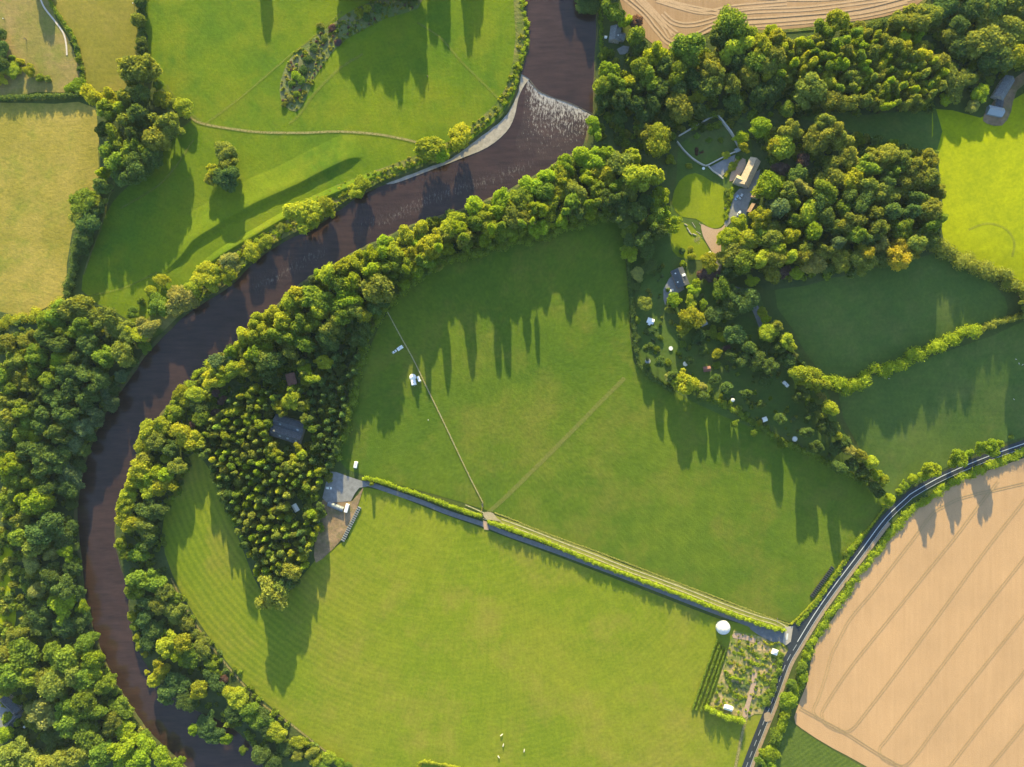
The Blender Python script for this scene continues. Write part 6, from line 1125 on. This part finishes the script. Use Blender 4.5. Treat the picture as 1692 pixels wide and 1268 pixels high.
MB().box(-1.2, 1.2, -.4, .4, 0, .55, .05).build('basin', M['steel'], t); MB().box(-1.1, 1.1, -.3, .3, .552, .56).build('water_surface', M['glass'], t)
def post(label, px, py, h, pale=True):
    t = thing('marker_post', label, 'post', px, py); MB().box(-.22, .22, -.22, .22, 0, h, .05).build('shaft', M['wood'], t); MB().box(-.28, .28, -.28, .28, h, h + .2, .05).build('cap', M['white'] if pale else M['wood'], t)
post('lone pale topped post in the pasture below the round tent', 708, 694, 1.6); post('dark lone post in the bright north meadow', 707, 128, 2.6, False); post('dark lone post in the worn paddock', 44, 66, 2.2, False); post('white topped post on the left paddock edge', 8, 33, 1.8); post('white topped post in the hedge by the olive field', 222, 8, 2.0)
t = thing('bird_hide', 'small pale hut on the river side of the upper cottage', 'hut', 1000.5, 63, 5); gable(1.8, 1.5, 1.6, .6).build('wall', M['white'], t); roof_geo(MB(), 1.8, 1.5, 1.6, .6, .15, .06).build('roof', M['canvas'], t)
# telegraph style road markers across the bend
# ------------------------------------------------------------------ animals
def beast(kind, L, hgt_, mat, name_mesh):
    """one skinned body with four jointed legs, neck, head and tail, facing +x"""
    k = hgt_; V = []; E = []; Rr = []
    def v(x, y, z, r): V.append((x, y, z)); Rr.append(r); return len(V) - 1
    a = L / 2; bz = k * .68; br = k * .21
    hip = v(-a * .62, 0, bz * 1.0, br * .95); mid_ = v(-a * .1, 0, bz * .97, br * 1.08); sh = v(a * .42, 0, bz * 1.02, br); nk = v(a * .78, 0, bz * .92, br * .55); hd = v(a * 1.02, 0, bz * .60, br * .40); nz = v(a * 1.12, 0, bz * .34, br * .24)
    tl = v(-a * .86, 0, bz * .92, br * .25); t2 = v(-a * .95, 0, bz * .5, br * .14)
    E += [(hip, mid_), (mid_, sh), (sh, nk), (nk, hd), (hd, nz), (hip, tl), (tl, t2)]
    for s in (-1, 1):
        h1_ = v(-a * .56, s * br * .8, bz * .72, br * .48); h2_ = v(-a * .70, s * br * .75, bz * .40, br * .24); h3_ = v(-a * .64, s * br * .75, .03, br * .17); E += [(hip, h1_), (h1_, h2_), (h2_, h3_)]
        f1_ = v(a * .44, s * br * .75, bz * .68, br * .40); f2_ = v(a * .47, s * br * .75, bz * .36, br * .22); f3_ = v(a * .44, s * br * .75, .03, br * .17); E += [(sh, f1_), (f1_, f2_), (f2_, f3_)]
    for s in (-1, 1): e = v(a * .99, s * br * .45, bz * .74, br * .12); E.append((hd, e))
    me = D.meshes.new(name_mesh); me.from_pydata(V, E, []); ob = D.objects.new(name_mesh, me); C.objects.link(ob)
    md = ob.modifiers.new('skin', 'SKIN'); 
    if not me.skin_vertices: me.skin_vertices.new()
    for i, d in enumerate(me.skin_vertices[0].data): d.radius = (Rr[i], Rr[i]); d.use_root = (i == mid_)
    ob.modifiers.new('sub', 'SUBSURF').levels = 1
    dg = bpy.context.evaluated_depsgraph_get(); dg.update(); m2 = D.meshes.new_from_object(ob.evaluated_get(dg)); D.objects.remove(ob)
    m2.materials.clear(); m2.materials.append(mat); m2.shade_smooth(); m2.name = name_mesh; return m2
HORSE = beast('horse', 2.5, 1.6, M['fleece'], 'grazing_horse'); SHEEP = beast('sheep', 1.5, .95, M['fleece'], 'grazing_sheep')
for x, y, a, lab in ((828.5, 1214, -40, 'pale horse grazing in the mown field, uppermost of its small group'), (831.5, 1231, -75, 'pale horse grazing in the mown field just below the uppermost one'), (824, 1250, 55, 'pale horse grazing in the mown field, lowest and leftmost of its group'), (866, 1240, -80, 'pale horse grazing apart, to the right of the other three')):
    o = D.objects.new('horse', HORSE); C.objects.link(o); o.location = P(x, y); o.rotation_euler = (0, 0, R(-a)); tag(o, lab, 'horse', 'pale horses in the mown field')
for x, y, a, lab in ((1678, 594, 20, 'pale sheep uppermost near the right edge of the dim pasture'), (1683, 601, 70, 'pale sheep in the middle of three near the right edge'), (1689, 603, 140, 'pale sheep closest to the right edge of the dim pasture'), (1674.5, 660, 40, 'lone pale sheep well below the three near the right edge'), (1468.5, 626, 10, 'pale sheep just below the diagonal hedgerow'), (1462, 625, -160, 'pale sheep beside another close under the diagonal hedgerow')):
    o = D.objects.new('sheep', SHEEP); C.objects.link(o); o.location = P(x, y); o.rotation_euler = (0, 0, R(-a)); tag(o, lab, 'sheep', 'sheep in the dim pasture')

# ------------------------------------------------------------------ tree kinds, labels and the merged remainder
ORD = ['', 'second ', 'third ', 'fourth ', 'fifth ', 'sixth ', 'seventh ', 'eighth ', 'ninth ', 'tenth ', 'eleventh ', 'twelfth ', 'thirteenth ', 'fourteenth ', 'fifteenth ', 'sixteenth ', 'seventeenth ', 'eighteenth ', 'nineteenth ', 'twentieth ']
LAND = {'corner copse': ('copse by the tan field', (330, 206), 'the brown track'), 'field edge row': ('row edging the tan field', (165, 330), 'the corner copse'), 'northern hedge line': ('olive field hedge line', (235, 0), 'the top edge'),
        'meadow clump': ('clump alone in the meadow', (375, 245), 'the brown track'), 'corner paddock': ('corner paddock', (110, 90), 'the pale path'), 'paddock hedge': ('paddock hedge', (330, 130), 'the top'),
        'meadow river bank': ('meadow river bank', (880, 130), 'the weir'), 'scrub hollow': ('scrub hollow', (700, 0), 'the top'), 'west bank wood': ('western wood', (240, 560), 'the meadow corner'), 'south west wood': ('south western wood', (20, 1180), 'the farmyard'),
        'east bank strip': ('lower east bank', (480, 712), 'the barn'), 'wood tip and field corner': ('lower field corner', (480, 940), 'the plantation tip'), 'riverside belt': ('riverside belt', (890, 150), 'the weir'),
        'garden edge trees': ('pasture corner', (890, 150), 'the weir'), 'north east wood': ('north eastern wood', (890, 150), 'the weir'), 'olive plantation': ('olive wood block', (1155, 225), 'the walled garden'),
        'east wood': ('eastern wood', (1235, 288), 'the sandstone house'), 'garden': ('gardens', (1122, 460), 'the slate cottage'), 'western river edge': ('western river edge', (240, 560), 'the meadow corner'), 'gardens foot': ('shady garden foot', (1300, 1045), 'the junction'), 'garden hedgerow': ('garden hedgerow', (1300, 1045), 'the junction'), 'roadside': ('roadside', (1300, 1045), 'the junction'),
        'wood north of the meadow': ('wood beyond the north meadow', (700, 0), 'the scrub'), 'north river bank': ('upper east bank', (890, 150), 'the weir'), 'eastern added row': ('far eastern added row', (1640, 450), 'the lime field'), 'plantation in the bend': ('bend plantation', (480, 712), 'the barn')}
def seen(t): return -t.r < t.px < 1692 + t.r and -t.r < t.py < 1268 + t.r
for t in TREES:
    if t.kind == 'broadleaf_tree' and t.wood in ('meadow river bank', 'east bank strip', 'wood tip and field corner') and t.tone in ('yellow', 'pale', 'lime'): t.kind = 'willow_tree'
    elif t.kind == 'broadleaf_tree' and t.r < 13.4: t.kind = 'small_tree'
    t.o.name = t.kind
def bulk(ts, name, label):
    """the trees past the first three hundred of a kind, as one mass"""
    V, F, Col, tv, tf = [], [], [], [], []; cache = {}
    for t in ts:
        c = next(x for x in t.o.children if x.name.startswith('crown')); me = c.data
        if me.name not in cache:
            co = np.zeros(len(me.vertices) * 3); me.vertices.foreach_get('co', co); co = co.reshape(-1, 3)
            fs = [tuple(p.vertices) for p in me.polygons]; cache[me.name] = (co, fs)
        co, fs = cache[me.name]; mat_ = Matrix.Translation(t.o.location) @ Matrix.LocRotScale(c.location, c.rotation_euler, c.scale); A_ = np.array(mat_)
        w_ = co @ A_[:3, :3].T + A_[:3, 3]; o = len(V); V += w_.tolist(); F += [tuple(i + o for i in f) for f in fs]; Col += [tuple(c.color)] * len(w_)
        for x in list(t.o.children): D.objects.remove(x)
        D.objects.remove(t.o); t.o = None
    me = leafmesh(name, V, F, M['leaf_stuff']); at = me.color_attributes.new('tone', 'FLOAT_COLOR', 'POINT'); at.data.foreach_set('color', np.asarray(Col, np.float32).ravel())
    o = D.objects.new(name, me); C.objects.link(o); tag(o, label, 'trees', None, 'stuff')
for kind in ('broadleaf_tree', 'small_tree', 'willow_tree', 'bush', 'conifer_tree', 'plantation_tree'):
    ts = sorted([t for t in TREES if t.kind == kind], key=lambda t: (not seen(t), -t.r * (.75 if t.tone in ('dark', 'blue') else 1)))
    print(kind, len(ts), sum(seen(t) for t in ts))
    if len(ts) > 300: bulk(ts[300:], 'background_' + kind.replace('_tree', '') + '_growth', 'mass of smaller ' + kind.replace('_', ' ') + 's filling the darker gaps of the woods')
WORD = {'broadleaf_tree': 'tree', 'small_tree': 'tree', 'willow_tree': 'willow', 'bush': 'bush', 'conifer_tree': 'conifer', 'plantation_tree': 'slim tree'}
groups = {}
for t in TREES:
    if not t.o: continue
    tn = TONE[t.tone][1]; size = {'broadleaf_tree': 'large' if t.r > 18 else 'medium', 'willow_tree': 'large' if t.r > 16 else 'small', 'small_tree': 'small', 'bush': 'low' if t.r < 5.5 else 'rounded', 'conifer_tree': 'broad' if t.r > 6.8 else 'slender', 'plantation_tree': 'broad' if t.r > 9 else 'narrow'}[t.kind]
    groups.setdefault((size, tn, t.kind, t.wood), []).append(t)
for (size, tn, kind, wood), ts in groups.items():
    place, (lx, ly), ln = LAND[wood]; ts.sort(key=lambda t: math.hypot(t.px - lx, t.py - ly))
    for i, t in enumerate(ts):
        word = WORD[kind]; cat = 'bush' if kind == 'bush' else 'tree'; grp = None
        if t.label: lab = t.label
        elif len(ts) == 1: lab = f'the only {size} {tn} {word} in the {place}' if kind != 'bush' else f'the only {size} {tn} bush of the {place}'
        elif i < 20: lab = f'{size} {tn} {word} in the {place}, {ORD[i]}nearest {ln}'
        else: lab = f'{size} {tn} {word} in the {place}, far from {ln}'
        tag(t.o, lab, cat, ('conifers of the ' if kind == 'conifer_tree' else 'bushes of the ' if kind == 'bush' else 'trees of the ') + place)

# ------------------------------------------------------------------ air
hz = MB().box(-2700, 2700, -2700, 2700, -6, 520); m_ = D.materials.new('hazy_air'); m_.use_nodes = True; n_ = m_.node_tree; n_.nodes.clear()
pv = n_.nodes.new('ShaderNodeVolumePrincipled'); pv.inputs['Color'].default_value = (.62, .82, 1, 1); pv.inputs['Density'].default_value = 0.00002; pv.inputs['Anisotropy'].default_value = 0.0
n_.links.new(pv.outputs[0], n_.nodes.new('ShaderNodeOutputMaterial').inputs['Volume']); tag(hz.build('haze', m_), 'thin evening haze in the air over the valley', None, None, 'stuff')
# ------------------------------------------------------------------ light and camera
w = D.worlds.new('World'); bpy.context.scene.world = w; w.use_nodes = True
nt = w.node_tree; sky = nt.nodes.new('ShaderNodeTexSky'); sky.sky_type = 'NISHITA'; sky.sun_disc = False
sky.sun_elevation = ELEV; sky.sun_rotation = AZ; sky.air_density = 1.0; sky.dust_density = 0.6; sky.ozone_density = 1.5
bg = nt.nodes['Background']; nt.links.new(sky.outputs[0], bg.inputs['Color']); bg.inputs['Strength'].default_value = 0.14
sun = D.lights.new('sun', 'SUN'); sun.energy = 5.0; sun.angle = R(0.5); sun.color = (1.0, .83, .37)
so = D.objects.new('sun', sun); C.objects.link(so)
dv = Vector((-math.sin(AZ) * math.cos(ELEV), -math.cos(AZ) * math.cos(ELEV), -math.sin(ELEV)))
so.rotation_euler = dv.to_track_quat('-Z', 'Y').to_euler(); so.location = (0, 0, 400)
cam = D.cameras.new('camera'); co_ = D.objects.new('camera', cam); C.objects.link(co_); co_.location = (0, 0, H)
cam.sensor_width = 36; cam.lens = 36 * H / (1692 * S); cam.clip_end = 6000; cam.clip_start = 1
bpy.context.scene.camera = co_
vs = bpy.context.scene.view_settings; vs.view_transform = 'Standard'; vs.look = 'None'; vs.gamma = 1; vs.exposure = 1.58
bpy.context.scene.display_settings.display_device = 'sRGB'
